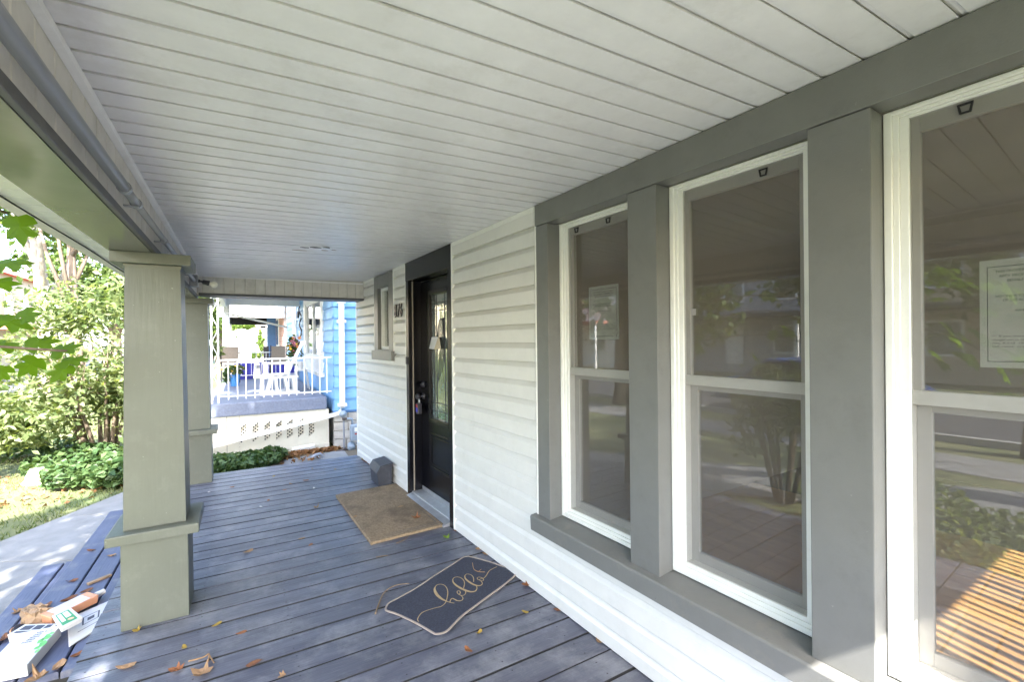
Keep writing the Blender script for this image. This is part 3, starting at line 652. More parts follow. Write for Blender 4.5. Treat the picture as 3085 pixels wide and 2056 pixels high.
for ins, hw, yt, xt in ((.042, .0045, 4.15, .84), (.072, .0045, 3.85, .90)):
    a, b, c_ = Vector((1.378-ins, yt, 0)), Vector((1.392-ins, 3.376+ins, 0)), Vector((xt, 3.349+ins, 0))
    ribbon([a.lerp(b, k/12) for k in range(13)]+[b.lerp(c_, k/12) for k in range(1, 13)], hw, .0209).build('border_line', 'coirdark', cm)

# ================================================================== mailbox standing on the deck
mx = empty('mailbox', (1.23, 4.76, .0), 'dark grey mailbox with sloped lid standing on the deck beside the door', 'mailbox')
prof = [(1.172, .003), (1.300, .003), (1.306, .215), (1.190, .196), (1.158, .146)]
MB().loft([(a, 4.618, b) for a, b in prof], [(a, 4.915, b) for a, b in prof]).build('box', 'mailbox', mx, bevel=.003)
lid = [(1.312, .222), (1.312, .232), (1.190, .213), (1.146, .146), (1.154, .142), (1.194, .203)]
MB().loft([(a, 4.606, b) for a, b in lid], [(a, 4.928, b) for a, b in lid]).build('lid', 'mailbox', mx, bevel=.002)

# ================================================================== lockbox, flyer, notices
lb = empty('key_lockbox', WL(4.13, -.035, .80), 'black key lockbox with red and blue label hanging on the door knob', 'lockbox')
wbox(4.108, 4.158, -.055, -.012, .775, .875).build('body', 'darkmetal', lb, bevel=.008)
MB().tube([WL(4.118+.03*(1-math.cos(t))/2, -.035, .875+.045*math.sin(t)) for t in np.linspace(0, math.pi, 9)], .0045, 8).build('shackle', 'alu', lb, smooth=True)
wbox(4.114, 4.152, -.012, -.0105, .835, .865).build('label_panel', 'red', lb); wbox(4.114, 4.152, -.012, -.0105, .795, .834).build('label_panel', 'bluebin', lb)
fy = empty('flyer', WL(3.82, -.07, 1.43), 'folded white leaflet tucked on the front door glass', 'leaflet')
MB().add([WL(3.945, -.062, 1.382), WL(3.80, -.045, 1.378), WL(3.765, -.07, 1.485), WL(3.905, -.07, 1.485), WL(3.945, -.061, 1.382), WL(3.80, -.044, 1.378), WL(3.765, -.069, 1.485), WL(3.905, -.069, 1.485)], [(0, 1, 2, 3), (7, 6, 5, 4), (0, 4, 5, 1), (1, 5, 6, 2), (2, 6, 7, 3), (3, 7, 4, 0)]).build('front_page', 'paperwhite', fy)
MB().add([WL(3.80, -.045, 1.378), WL(3.70, -.066, 1.385), WL(3.745, -.07, 1.485), WL(3.765, -.069, 1.485), WL(3.80, -.046, 1.378), WL(3.70, -.067, 1.385), WL(3.745, -.071, 1.485), WL(3.765, -.0705, 1.485)], [(0, 1, 2, 3), (7, 6, 5, 4), (0, 4, 5, 1), (1, 5, 6, 2)]).build('back_page', 'tan', fy)
NROWS = [(1.614, .079, 'THIS PROPERTY HAS BEEN SECURED BY', .0085), (1.602, .072, 'APEX PROPERTY MANAGEMENT ON', .0085), (1.590, .057, 'BEHALF OF THE MORTGAGEE', .0085),
         (1.550, .078, 'NO ONE IS TO ENTER WITHOUT PERMISSION', .0085), (1.5395, .065, 'OF THE AGENT OF THE MORTGAGEE', .0085), (1.513, .045, 'APEX PROPERTY', .007), (1.503, .040, '1670', .007),
         (1.4487, .085, '** If you enter this property you may be', .006), (1.439, .085, 'charged with an offence under the Trespass to Property', .006), (1.4305, .085, 'Act, R.S.O. 1990, c. T.21 and liable to a fine', .006), (1.422, .085, 'of not more than $10,000', .006), (1.384, .063, '***NO CALLERS***', .006)]
def notice(sc, z0, dd, label, tilt=0.):
    zc = z0+.14; P = lambda s, d, z: WL(sc+(s)+tilt*(z-zc), dd+d, z)
    o = empty('posted_notice', WL(sc, dd, zc), label, 'notice', 'notices taped inside the windows')
    bx(-.108, .108, -.0005, 0, z0, z0+.28, P).build('sheet', 'paper', o)
    b = MB()
    for q in ((-.094, -.0925, z0+.015, z0+.262), (.0925, .094, z0+.015, z0+.262), (-.0925, .0925, z0+.2605, z0+.262), (-.0925, .0925, z0+.015, z0+.0165)): b.box(q[0], q[1], .0003, .0006, q[2], q[3], P)
    b.build('border', 'ink', o)
    t = MB()
    for z, hw, s, h in NROWS:
        vs, fs = text_mesh(s, h*1.35, .0, 'CENTER'); xs_ = [v[0] for v in vs]; w = max(xs_)-min(xs_); c = (max(xs_)+min(xs_))/2
        k = 2*hw/w if len(s) > 6 else 1
        t.add([P(-(x-c)*k, .0006, z-1.366+z0+y*.9-.003) for x, y, _ in vs], fs)
    t.build('lettering', 'ink', o)
notice(.311, 1.366, -.1305, 'white typed notice inside the window nearest the viewer, cut by the picture edge')
notice(1.818, 1.449, -.1305, 'white typed notice inside the far narrow window by the siding', .006)
# small white sticker on the middle window pane
thing1(wbox(1.245, 1.272, -.0915, -.0905, 1.545, 1.572), 'window_sticker', 'paperwhite', WL(1.258, -.091, 1.545), 'small white sticker at the left edge of the middle window', 'sticker')

# ================================================================== litter left on the steps
def flatbox(name, c4, z0, z1, m, parent):
    j = lambda k: random.uniform(-k, k)
    return MB().loft([(a+j(.003), b+j(.003), z0) for a, b in c4], [(a+j(.006), b+j(.006), z1+j(.0003)) for a, b in c4]).build(name, m, parent, bevel=.0025)
def onbox(c4, u0, u1, v0, v1, z):
    a, b, c, d = [Vector((*p, 0)) for p in c4]; f = lambda u, v: (a.lerp(b, u)).lerp(d.lerp(c, u), v)
    q = [f(u0, v0), f(u1, v0), f(u1, v1), f(u0, v1)]
    return [(p.x, p.y, z) for p in q]
TZ = -.17
q1 = [(-1.085, 3.175), (-1.045, 3.52), (-.872, 3.490), (-.905, 3.150)]
b1 = empty('carton', (-.97, 3.33, TZ), 'white printed carton with green splashes lying flat at the step edge', 'box')
flatbox('carton_body', q1, TZ+.001, TZ+.058, 'paperwhite', b1)
for u, v, r in ((.62, .80, .016), (.70, .88, .020), (.52, .92, .018), (.42, .86, .013), (.80, .92, .012), (.33, .94, .012)):
    p = onbox(q1, u, u, v, v, TZ+.0588)[0]; n = 9
    MB().add([(p[0]+r*math.cos(t)*random.uniform(.6, 1.2), p[1]+r*1.6*math.sin(t)*random.uniform(.6, 1.2), TZ+.0588) for t in np.linspace(0, 2*math.pi, n, endpoint=False)], [tuple(range(n))]).build('green_print', 'limegreen', b1)
pr = MB()
for u, v0, v1 in ((.90, .50, .66), (.84, .46, .66), (.78, .42, .66), (.72, .40, .60), (.66, .34, .58)):
    v = v0
    while v < v1:
        w = random.uniform(.012, .03); pr.add(onbox(q1, u-.022, u+.015, v, min(v+w, v1), TZ+.0586), [(0, 1, 2, 3)]); v += w+.012
for a in ((.88, .93, .70, .715), (.88, .93, .84, .855), (.88, .89, .71, .85), (.925, .93, .71, .85)): pr.add(onbox(q1, *a, TZ+.0586), [(0, 1, 2, 3)])
pr.build('print', 'ink', b1)
q2 = [(-1.015, 3.70), (-.845, 3.875), (-.775, 3.79), (-.940, 3.615)]
b2 = empty('bottle_box', (-.9, 3.74, TZ), 'long orange and white box lying askew on the steps', 'box')
flatbox('box_body', q2, TZ+.013, TZ+.060, 'orange', b2)
MB().add(onbox(q2, .12, .84, .06, .94, TZ+.0608), [(0, 1, 2, 3)]).build('label_print', 'paperwhite', b2)
pr = MB()
for k in range(9): pr.add(onbox(q2, .27+.012*k, .274+.012*k, .1, .5, TZ+.0614), [(0, 1, 2, 3)])
for k in range(4): pr.add(onbox(q2, .42, .6, .2+.14*k, .23+.14*k, TZ+.0614), [(0, 1, 2, 3)])
pr.build('print', 'sash', b2)
MB().tube([(-.80, 3.845, TZ+.036), (-.765, 3.88, TZ+.036)], .018, 12).build('cap', 'paperwhite', b2)
q3 = [(-.925, 3.575), (-.865, 3.635), (-.775, 3.465), (-.845, 3.395)]
b3 = empty('small_carton', (-.85, 3.52, TZ), 'small white carton with green label and peach seal resting on the litter', 'box')
flatbox('carton_body', q3, TZ+.061, TZ+.088, 'paperwhite', b3)
MB().add(onbox(q3, .08, .80, .10, .92, TZ+.0888), [(0, 1, 2, 3)]).build('green_label', 'green', b3)
MB().add(onbox(q3, .14, .34, .16, .72, TZ+.0894), [(0, 1, 2, 3)]).build('label_print', 'paper', b3)
MB().add(onbox(q3, .42, .70, .16, .56, TZ+.0894), [(0, 1, 2, 3)]).build('label_print', 'paper', b3)
p = onbox(q3, .56, .56, .74, .74, 0)[0]
MB().add([(p[0]+.014*math.cos(t), p[1]+.014*math.sin(t), TZ+.0896) for t in np.linspace(0, 2*math.pi, 14, endpoint=False)], [tuple(range(14))]).build('seal', 'peach', b3)
q4 = [(-.885, 3.66), (-.70, 3.80), (-.672, 3.50), (-.80, 3.33)]
b4 = empty('flattened_box', (-.76, 3.58, TZ), 'flattened white cardboard box with dark icons under the other litter', 'box')
flatbox('board', q4, TZ+.001, TZ+.012, 'paperwhite', b4)
pr = MB()
for a in ((.30, .34, .25, .55), (.30, .70, .25, .27), (.30, .70, .53, .55), (.66, .70, .25, .55), (.42, .58, .34, .46), (.2, .8, .70, .72)): pr.add(onbox(q4, *a, TZ+.0126), [(0, 1, 2, 3)])
pr.build('print', 'ink', b4)
q5 = [(-1.10, 3.56), (-1.06, 3.64), (-.90, 3.56), (-.93, 3.47)]
b5 = empty('printed_tray', (-1.0, 3.56, TZ), 'thin carton tray printed with a row of dark pictures, behind the white carton', 'box')
flatbox('tray_body', q5, TZ+.001, TZ+.045, 'paperwhite', b5)
pr = MB()
for a in ((.08, .9, .12, .30), (.10, .40, .40, .85), (.45, .70, .40, .85), (.75, .92, .40, .85)): pr.add(onbox(q5, a[2], a[3], a[0], a[1], TZ+.0458), [(0, 1, 2, 3)])
pr.build('print', 'ink', b5)
# crumpled brown bag
bm_ = MB(); c = Vector((-1.02, 3.72, TZ)); RR = []
for j in range(7):
    t = j/6; RR.append([(c.x+(.07*(1-.55*t)+.014*math.sin(5*a+3*j)+.01*random.uniform(-1, 1))*math.cos(a)-.05*t, c.y+(.06*(1-.55*t)+.014*math.cos(4*a+2*j))*math.sin(a)+.05*t, c.z+.001+.085*math.sin(t*1.9)+.006*random.uniform(-1, 1)*(j > 0)) for a in np.linspace(0, 2*math.pi, 18, endpoint=False)])
bm_.rings(RR); thing1(bm_, 'paper_bag', 'brownpaper', tuple(c), 'crumpled brown paper bag beside the orange box on the steps', 'bag')
jr = empty('jar_lid', (-1.10, 3.665, TZ), 'dark jar lid with orange ring at the step edge', 'lid')
MB().lathe((-1.10, 3.665, TZ+.001), [(.024, 0), (.026, .012), (.026, .034), (.02, .036), (.0, .036)], 18, Vector((.5, -.3, .8))).build('cup', 'darkmetal', jr)
MB().lathe((-1.10, 3.665, TZ+.004), [(.029, 0), (.031, .004), (.029, .010), (.027, .010)], 18, Vector((.5, -.3, .8)), cap=False).build('ring', 'orange', jr)
# offcut of wood on the step
thing1(MB().loft([(-.905, 4.14, TZ+.001), (-.80, 4.22, TZ+.001), (-.785, 4.20, TZ+.001), (-.89, 4.12, TZ+.001)], [(-.905, 4.14, TZ+.014), (-.80, 4.22, TZ+.014), (-.785, 4.20, TZ+.014), (-.89, 4.12, TZ+.014)]), 'wood_offcut', 'brownpaper', (-.85, 4.17, TZ), 'brown wooden offcut lying on the upper step', 'wood')

# ================================================================== fallen leaves and twigs
def leaf_outline(kind, rng):
    if kind == 'maple':
        A = [(0, -.55), (.10, -.45), (.42, -.40), (.30, -.15), (.60, .10), (.28, .14), (.22, .34), (.0, .62), (-.20, .32), (-.30, .14), (-.58, .14), (-.32, -.14), (-.40, -.38), (-.10, -.45)]
        return [(x*(.85+.3*rng.random()), y*(.85+.3*rng.random())) for x, y in A]
    n = 10; out = []
    for i in range(n):
        t = 2*math.pi*i/n; out.append((.27*math.cos(t)*(.8+.4*rng.random())*(1-.3*math.sin(t)), .6*math.sin(t)*(.85+.3*rng.random())))
    return out
def dry_leaf(x, y, z, size, m, kind, rot, curl, label, group=None):
    rng = random.Random(int(x*1e4)+int(y*1e3)); O = leaf_outline(kind, rng); v = [(0, 0, .0)]; f = []
    for px, py in O: v.append((px, py, 0))
    for r in (0.5,): pass
    mid = [(px*.5, py*.5) for px, py in O]; k = len(O)
    V = [(0, 0)]+mid+O; out = []
    a, b = rng.uniform(-.6, .6), rng.uniform(.4, 1.1)
    for px, py in V:
        h = curl*(b*px*px*1.6+.5*py*py+a*px*py*1.5)+.04*rng.uniform(-1, 1)*curl
        out.append((px, py, max(0, h)))
    zmin = min(p[2] for p in out); c, s = math.cos(rot), math.sin(rot)
    W = [((p[0]*c-p[1]*s)*size+x, (p[0]*s+p[1]*c)*size+y, (p[2]-zmin)*size+z+.0015) for p in out]
    F = [(0, 1+i, 1+(i+1) % k) for i in range(k)]+[(1+i, 1+k+i, 1+k+(i+1) % k, 1+(i+1) % k) for i in range(k)]
    W2 = [(p[0], p[1], p[2]+.0008) for p in W]; n0 = len(W)
    rim = [(1+k+i, 1+k+(i+1) % k, n0+1+k+(i+1) % k, n0+1+k+i) for i in range(k)]
    mb = MB().add(W+W2, [t[::-1] for t in F]+[tuple(i+n0 for i in t) for t in F]+rim)
    return thing1(mb, 'fallen_leaf', m, (x, y, z), label, 'leaf', group)
ORD = ['nearest', 'second nearest', 'third nearest', 'fourth nearest', 'fifth nearest', 'sixth nearest', 'seventh nearest', 'eighth nearest', 'ninth nearest', 'tenth nearest', 'eleventh nearest', 'twelfth nearest', 'thirteenth nearest', 'fourteenth nearest', 'fifteenth nearest', 'farthest']
LV = [(-.463, 2.97, .055, 'dry_yellow', 'maple', 1.0, 1.5, 'curled yellow leaf at the foot of the near column'),
 (.585, 5.263, .085, 'dry_orange', 'oval', 1.2, .8, 'bright orange leaf on the far deck boards toward the end of the porch'),
 (.560, 4.352, .075, 'dry_tan', 'maple', .4, 1.3, 'upright tan leaf on the deck left of the coir mat'),
 (.036, 3.687, .085, 'dry_tan', 'oval', 1.9, .9, 'pale tan leaf in the middle of the deck to the right of the near column'),
 (.379, 3.727, .06, 'dry_tan', 'oval', 1.5, .4, 'flat tan leaf on the deck beside the coir mat corner'),
 (-.009, 2.678, .06, 'dry_orange', 'oval', 1.6, .5, 'narrow orange leaf on the deck in front of the near column'),
 (-.242, 2.693, .06, 'dry_yellow', 'oval', .2, .9, 'narrow yellow leaf on the deck just in front of the near column'),
 (-.259, 2.523, .085, 'dry_orange', 'maple', 1.1, .9, 'orange leaf with curled edges at the bottom left of the deck'),
 (-.160, 2.44, .12, 'dry_tan', 'maple', .9, 1.0, 'large pink tan curled leaf at the bottom of the deck by the forked twig'),
 (-.452, 2.661, .10, 'dry_tan', 'oval', 1.3, 1.2, 'curled greenish tan leaf nearest the deck edge at lower left'),
 (.040, 2.389, .09, 'dry_brown', 'oval', 1.8, .7, 'brown withered leaf lying along a deck seam at lower centre'),
 (.144, 2.237, .05, 'dry_tan', 'maple', 2.0, .8, 'small tan leaf at the bottom edge of the picture'),
 (1.296, 3.180, .085, 'dry_green', 'maple', .3, .8, 'yellow green leaf on the deck between the two doormats'),
 (1.292, 2.082, .055, 'dry_yellow', 'oval', .5, 1.1, 'yellow leaf on the deck right of the hello mat'),
 (1.005, 2.056, .05, 'dry_yellow', 'oval', 1.7, 1.5, 'curled yellow leaf on the deck below the hello mat'),
 (.905, 1.969, .07, 'dry_orange', 'oval', .1, .8, 'reddish leaf with stem on the deck below the hello mat'),
 (1.21, 3.61, .10, 'dry_orange', 'maple', .8, .9, 'orange brown leaf lying on the coir mat'),
 (1.183, 3.93, .06, 'dry_tan', 'oval', 1.5, .3, 'flat tan leaf lying on the middle of the coir mat'),
 (1.385, 4.66, .07, 'dry_yellow', 'maple', .8, 1.6, 'golden leaf standing by the wall beside the mailbox'),
 (1.170, 4.585, .06, 'dry_orange', 'oval', .5, .9, 'red orange leaf leaning on the front of the mailbox'),
 (1.405, 3.68, .055, 'dry_yellow', 'maple', .2, 1.3, 'yellow leaf at the near end of the door threshold'),
 (.79, 3.90, .055, 'dry_tan', 'oval', 1.9, .5, 'pale tan leaf on the street side edge of the coir mat')]
for x, y, sz, m, kd, rot, cu, lab in LV:
    z = .0205 if 'on the coir' in lab or 'lying on the middle' in lab or 'edge of the coir' in lab else 0
    dry_leaf(x, y, z, sz*.66, m, kd, rot, cu, lab)
for i_, (x, y, m) in enumerate(sorted([(-.079, 5.425, 'dry_orange'), (.364, 5.049, 'dry_orange'), (.211, 4.788, 'dry_orange'), (.42, 3.575, 'dry_orange'), (.435, 5.226, 'dry_tan'), (-.116, 2.819, 'dry_yellow'), (.70, 5.72, 'dry_tan'), (.92, 5.55, 'dry_tan'), (.30, 5.62, 'dry_yellow'), (.62, 4.95, 'dry_pale')], key=lambda t: t[1])):
    dry_leaf(x, y, 0, .04, m, 'oval', random.uniform(0, 3), .6, 'small dry leaf scrap on the deck boards, %s of the scraps' % ORD[i_], 'small leaf scraps on the deck')
for i_, (x, y) in enumerate(sorted([(-.274, 5.37), (.147, 4.645)], key=lambda t: t[1])):
    dry_leaf(x, y, 0, .03, 'dry_pale', 'oval', random.uniform(0, 3), .5, 'small white paper scrap on the deck, %s' % ('nearer one' if i_ == 0 else 'farther one'), 'white scraps on the deck')
for i_, (x, y, m) in enumerate(sorted([(1.445, 2.306, 'dry_orange'), (1.42, 2.79, 'dry_tan'), (1.43, 2.874, 'dry_tan'), (1.465, 2.006, 'dry_brown'), (1.480, 1.70, 'dry_tan'), (1.45, 2.50, 'dry_orange'), (1.405, 3.25, 'dry_brown'), (1.39, 3.80, 'dry_brown'), (1.385, 3.92, 'dry_brown'), (1.35, 5.30, 'dry_brown'), (1.33, 5.55, 'dry_orange'), (1.32, 5.72, 'dry_orange'), (1.31, 5.82, 'dry_yellow'), (1.30, 5.65, 'dry_orange'), (1.34, 4.98, 'dry_brown'), (1.36, 5.05, 'dry_green')], key=lambda t: t[1])):
    dry_leaf(min(x, WL(y, .03, 0)[0]), y, 0, random.uniform(.035, .06), m, random.choice(['maple', 'oval']), random.uniform(0, 3), 1.2, 'dry leaf caught where deck meets siding, %s along the wall' % ORD[i_], 'leaves along the foot of the wall')
for i_, (x, y, z, m, s) in enumerate(sorted([(-1.13, 3.93, -.34, 'dry_tan', .16), (-.80, 3.16, -.17, 'dry_tan', .10), (-.86, 3.10, -.17, 'dry_tan', .11), (-.74, 3.23, -.17, 'dry_orange', .08), (-1.25, 4.0, -.34, 'dry_brown', .11), (-1.30, 4.35, -.34, 'dry_tan', .08), (-1.02, 4.8, -.17, 'dry_brown', .07), (-.86, 4.6, -.17, 'dry_tan', .07), (-1.0, 4.25, -.17, 'dry_brown', .08), (-.88, 4.02, -.17, 'dry_brown', .09), (-1.18, 4.55, -.34, 'dry_orange', .07), (-.74, 4.35, -.17, 'dry_brown', .07), (-1.15, 4.95, -.34, 'dry_orange', .08), (-1.05, 3.92, -.17, 'dry_brown', .09), (-.95, 3.95, -.17, 'dry_brown', .10)], key=lambda t: t[1])):
    dry_leaf(x, y, z, s*.72, m, random.choice(['maple', 'oval', 'oval']), random.uniform(0, 3), 1.0, 'dry brown leaf on the blue steps, %s of them' % ORD[i_], 'leaves on the steps')
def twig(P, r, label):
    P = smooth_path([(a, b, .006+r+.003*math.sin(7*a+5*b)) for a, b in P], 4)
    thing1(MB().tube(P, [r*(1-.6*i/len(P)) for i in range(len(P))], 6), 'twig', 'twig', tuple(P[0]), label, 'twig', smooth=True)
twig([(.6032, 2.4763), (.6371, 2.5495), (.6919, 2.6513), (.7448, 2.6913), (.7979, 2.6962), (.8518, 2.6726)], .005, 'curved twig lying against the street corner of the hello mat')
twig([(.9495, 3.2686), (1.0085, 3.2883), (1.0635, 3.3418)], .004, 'short twig beside the near edge of the coir mat')
twig([(.769, 3.1212), (.8243, 3.1113), (.8451, 3.0985)], .003, 'thin pale twig on the deck between the mats')
tw = smooth_path([(1.2779, 2.6996, .016), (1.2488, 2.6179, .018), (1.2599, 2.579, .016), (1.2919, 2.5529, .016)], 4)
thing1(MB().tube(tw, .0019, 6).tube([(1.262, 2.578, .017), (1.285, 2.588, .02)], .0014, 5), 'twig', 'dry_tan', tuple(tw[0]), 'pale bent twig lying on the hello mat', 'twig')
P1 = smooth_path([(-.2143, 2.5544, .008), (-.1593, 2.5489, .009), (-.1372, 2.5525, .014), (-.1375, 2.5021, .008)], 4)
thing1(MB().tube(P1, .0035, 6).tube([(-.1372, 2.5525, .014), (-.1147, 2.4827, .007)], .003, 6), 'twig', 'dry_tan', tuple(P1[0]), 'pale forked twig at the bottom left of the deck', 'twig')

# ================================================================== the blue house next door
nb = empty('blue_house', (1.5, 12, GZ), 'light blue clapboard house next door with white windows', 'house')
NX, NY = 1.50, 9.0
bw = sub('side_wall', nb)
LP = .2135; z = .185 - 0*LP; k = 0
while z < 5.5:
    for nm in ('side',):
        MB().loft([(NX-.012, NY-.038, z), (NX-.012, NY, z), (NX-.012, NY-.004, z+LP+.004), (NX-.012, NY-.012, z+LP+.004)][:2]+[(NX-.012, NY-.004, z+LP+.004), (NX-.012, NY-.010, z+LP+.004)], [(6.0, NY-.038, z), (6.0, NY, z), (6.0, NY-.004, z+LP+.004), (6.0, NY-.010, z+LP+.004)]).build('clapboard', 'blue_siding', bw)
    z += LP
fw_ = sub('front_wall', nb)
z = .185
while z < 5.5:
    segs = [(NY, 10.12), (13.32, 15.2), (16.3, 18.6)] if .75 < z+LP/2 < 2.75 else ([(NY, 15.2), (16.3, 18.6)] if z < 2.75 else [(NY, 18.6)])
    for a, b in segs:
        MB().loft([(NX-.038, a-.036 if a == NY else a, z), (NX, a, z), (NX-.004, a, z+LP+.004), (NX-.010, a-.008 if a == NY else a, z+LP+.004)], [(NX-.038, b, z), (NX, b, z), (NX-.004, b, z+LP+.004), (NX-.010, b, z+LP+.004)]).build('clapboard', 'blue_siding', fw_)
    z += LP
bx(NX+.03, 6, NY+.02, 18.6, .10, 5.6).build('wall_core', 'bluetrim', nb)
bx(NX+.01, 6, NY+.005, 18.6, GZ, .12).build('foundation', 'fstone', nb)
bx(NX-.03, 6, NY-.03, NY+.3, .145, .182).build('skirt_board', 'bluetrim', nb)
# stone blocks of the foundation corner
rr = random.Random(3); z = GZ
while z < .12:
    x = NX-.02+rr.uniform(-.1, 0); h = rr.uniform(.13, .19)
    while x < 2.6:
        w = rr.uniform(.2, .42); bx(max(x, NX-.03)+.006, x+w-.006, NY-.035-rr.uniform(0, .02), NY+.1, z+.006, min(z+h, .135)-.006).build('foundation_stone', 'fstone', nb, bevel=.012); x += w
    z += h
wv = sub('window', nb)
wv['label'] = 'tall white framed window beside the porch of the blue house'
def xf_front(y, d, zz): return (NX-d, y, zz)
def fframe(y0, y1, z0, z1, w, d0, d1):
    m = MB()
    for q in ((y0, y0+w, z0, z1), (y1-w, y1, z0, z1), (y0+w, y1-w, z1-w, z1), (y0+w, y1-w, z0, z0+w)): m.box(q[0], q[1], d0, d1, q[2], q[3], xf_front)
    return m
fframe(10.12, 13.32, .80, 2.72, .30, -.02, .045).build('casing', 'whitepaint', wv, bevel=.004)
bx(10.05, 13.4, .0, .10, .74, .80, xf_front).build('sill', 'whitepaint', wv)
fframe(10.42, 13.02, 1.10, 2.42, .07, -.02, .02).build('sash', 'whitepaint', wv)
bx(11.68, 11.76, -.02, .03, 1.17, 2.35, xf_front).build('mullion', 'whitepaint', wv)
bx(10.48, 12.96, -.012, -.006, 1.16, 2.36, xf_front).build('pane', 'glass', wv)
dv = sub('front_door', nb)
fframe(15.2, 16.3, .45, 2.75, .14, -.02, .05).build('casing', 'whitepaint', dv); bx(15.34, 16.16, -.02, .01, .46, 2.6, xf_front).build('door_slab', 'vinyl', dv)
bx(15.45, 16.05, .01, .02, 1.5, 2.4, xf_front).build('pane', 'leadglass', dv)
wl2 = MB(); wl2.tube([(NX-.05, 14.0, 2.15+.03*math.sin(i*1.3)) if 0 else (NX-.06-.03*math.sin(i), 14.0-.012*i, 2.45-.065*i) for i in range(14)], .018, 6)
wl2.build('wall_ornament', 'darkmetal', nb)
bx(14.55, 14.63, .02, .07, 2.15, 2.35, xf_front).build('wall_lantern', 'darkmetal', nb)
bx(14.3, 14.5, .02, .045, 1.60, 1.78, xf_front).build('mail_slot_plate', 'whitepaint', nb)
ds = sub('downspout', nb)
def rectpipe(pts, w, d):
    m = MB(); R = []
    for x, y, z in pts: R.append([(x-w, y-d, z), (x+w, y-d, z), (x+w, y+d, z), (x-w, y+d, z)])
    return m.rings(R)
rectpipe([(1.615, 8.925, .24), (1.615, 8.925, 2.10), (1.615, 8.925, 2.25), (1.615, 8.925, 2.9)], .046, .035).build('pipe', 'whitepaint', ds, bevel=.004)
rectpipe([(1.615, 8.925, 2.16), (1.615, 8.92, 2.5)], .07, .05).build('funnel', 'whitepaint', ds, bevel=.004)
for zz in (1.83, .29): bx(1.535, 1.695, 8.882, 8.966, zz-.03, zz+.03).build('strap', 'whitepaint', ds, bevel=.008)
m = MB(); pts = [(1.615, .26), (1.60, .20), (1.55, .145), (1.45, .118), (1.17, .066), (-.42, -.222), (-1.0, -.33)]; R = []
for x, zz in pts: R.append([(x, 8.89, zz-.032), (x, 8.96, zz-.032), (x, 8.96, zz+.032), (x, 8.89, zz+.032)])
R[0] = [(1.569, 8.89, .27), (1.569, 8.96, .27), (1.661, 8.96, .27), (1.661, 8.89, .27)]
m.rings(R); m.build('sloping_pipe', 'whitepaint', ds)
for x in (1.20, 1.08, -.10): zz = .07 + (x-1.17)*.181; bx(x-.012, x+.012, 8.884, 8.966, zz-.04, zz+.04).build('pipe_joint', 'whitepaint', ds)
# roof of the blue house
MB().loft([(.6, NY-.4, 5.5), (6.4, NY-.4, 5.5), (3.5, NY-.4, 7.6)], [(.6, 19, 5.5), (6.4, 19, 5.5), (3.5, 19, 7.6)]).build('roof', 'roofgrey', nb)

# -- its porch
np_ = empty('neighbour_porch', (.5, 11.5, GZ), 'white and blue porch of the house next door with lattice skirt', 'porch')
bx(-.47, 1.36, NY, 14.7, .225, .45).build('slab', 'slabpaint', np_, bevel=.02)
sk = sub('skirt', np_)
def bpoly(pts): # pts in (x,z), a board with depth
    return MB().loft([(x, NY+.03, z) for x, z in pts], [(x, NY+.055, z) for x, z in pts])
HX = [-.004, .173, .351, .530, .704, .880, 1.058]
def top(x): return .224
def bot(x): return -.39 - .07*(x+.42)/1.8
zt = lambda u: .015+.075*u; zb = lambda u: -.245+.06*u
prev = -.017
bpoly([(-.47, bot(-.47)), (-.203, bot(-.2)), (-.203, top(0)), (-.47, top(0))]).build('skirt_board', 'cream', sk, bevel=.003)
bpoly([(-.197, bot(-.2)), (-.021, bot(0)), (-.021, top(0)), (-.197, top(0))]).build('skirt_board', 'cream', sk, bevel=.003)
for h in HX:
    if h - prev > .004: bpoly([(prev, bot(prev)), (h, bot(h)), (h, top(h)), (prev, top(h))]).build('skirt_board', 'cream', sk)
    bpoly([(h, zt(0)), (h+.087, zt(1)), (h+.087, top(h)), (h, top(h))]).build('skirt_board', 'cream', sk)
    bpoly([(h, bot(h)), (h+.087, bot(h)), (h+.087, zb(1)), (h, zb(0))]).build('skirt_board', 'cream', sk)
    lat = MB()
    for s_ in (-1, 1):
        for t in np.arange(-.3, .45, .058):
            a = Vector((h-.02, NY+.075+.006*s_, -.1+t-.055*s_)); b = Vector((h+.11, NY+.075+.006*s_, -.1+t+.055*s_)); w = Vector((0, 0, .013))
            lat.loft([a-w, a+w, b+w, b-w], [p+Vector((0, .004, 0)) for p in (a-w, a+w, b+w, b-w)])
    lat.build('lattice', 'cream', sk)
    prev = h+.087
bpoly([(prev, bot(prev)), (1.395, bot(1.4)), (1.395, top(0)), (prev, top(0))]).build('skirt_board', 'cream', sk)
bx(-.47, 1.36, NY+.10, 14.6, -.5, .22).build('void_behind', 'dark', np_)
bx(-.50, 1.40, NY+.02, NY+.075, GZ, -.40).build('footing', 'cream', np_)
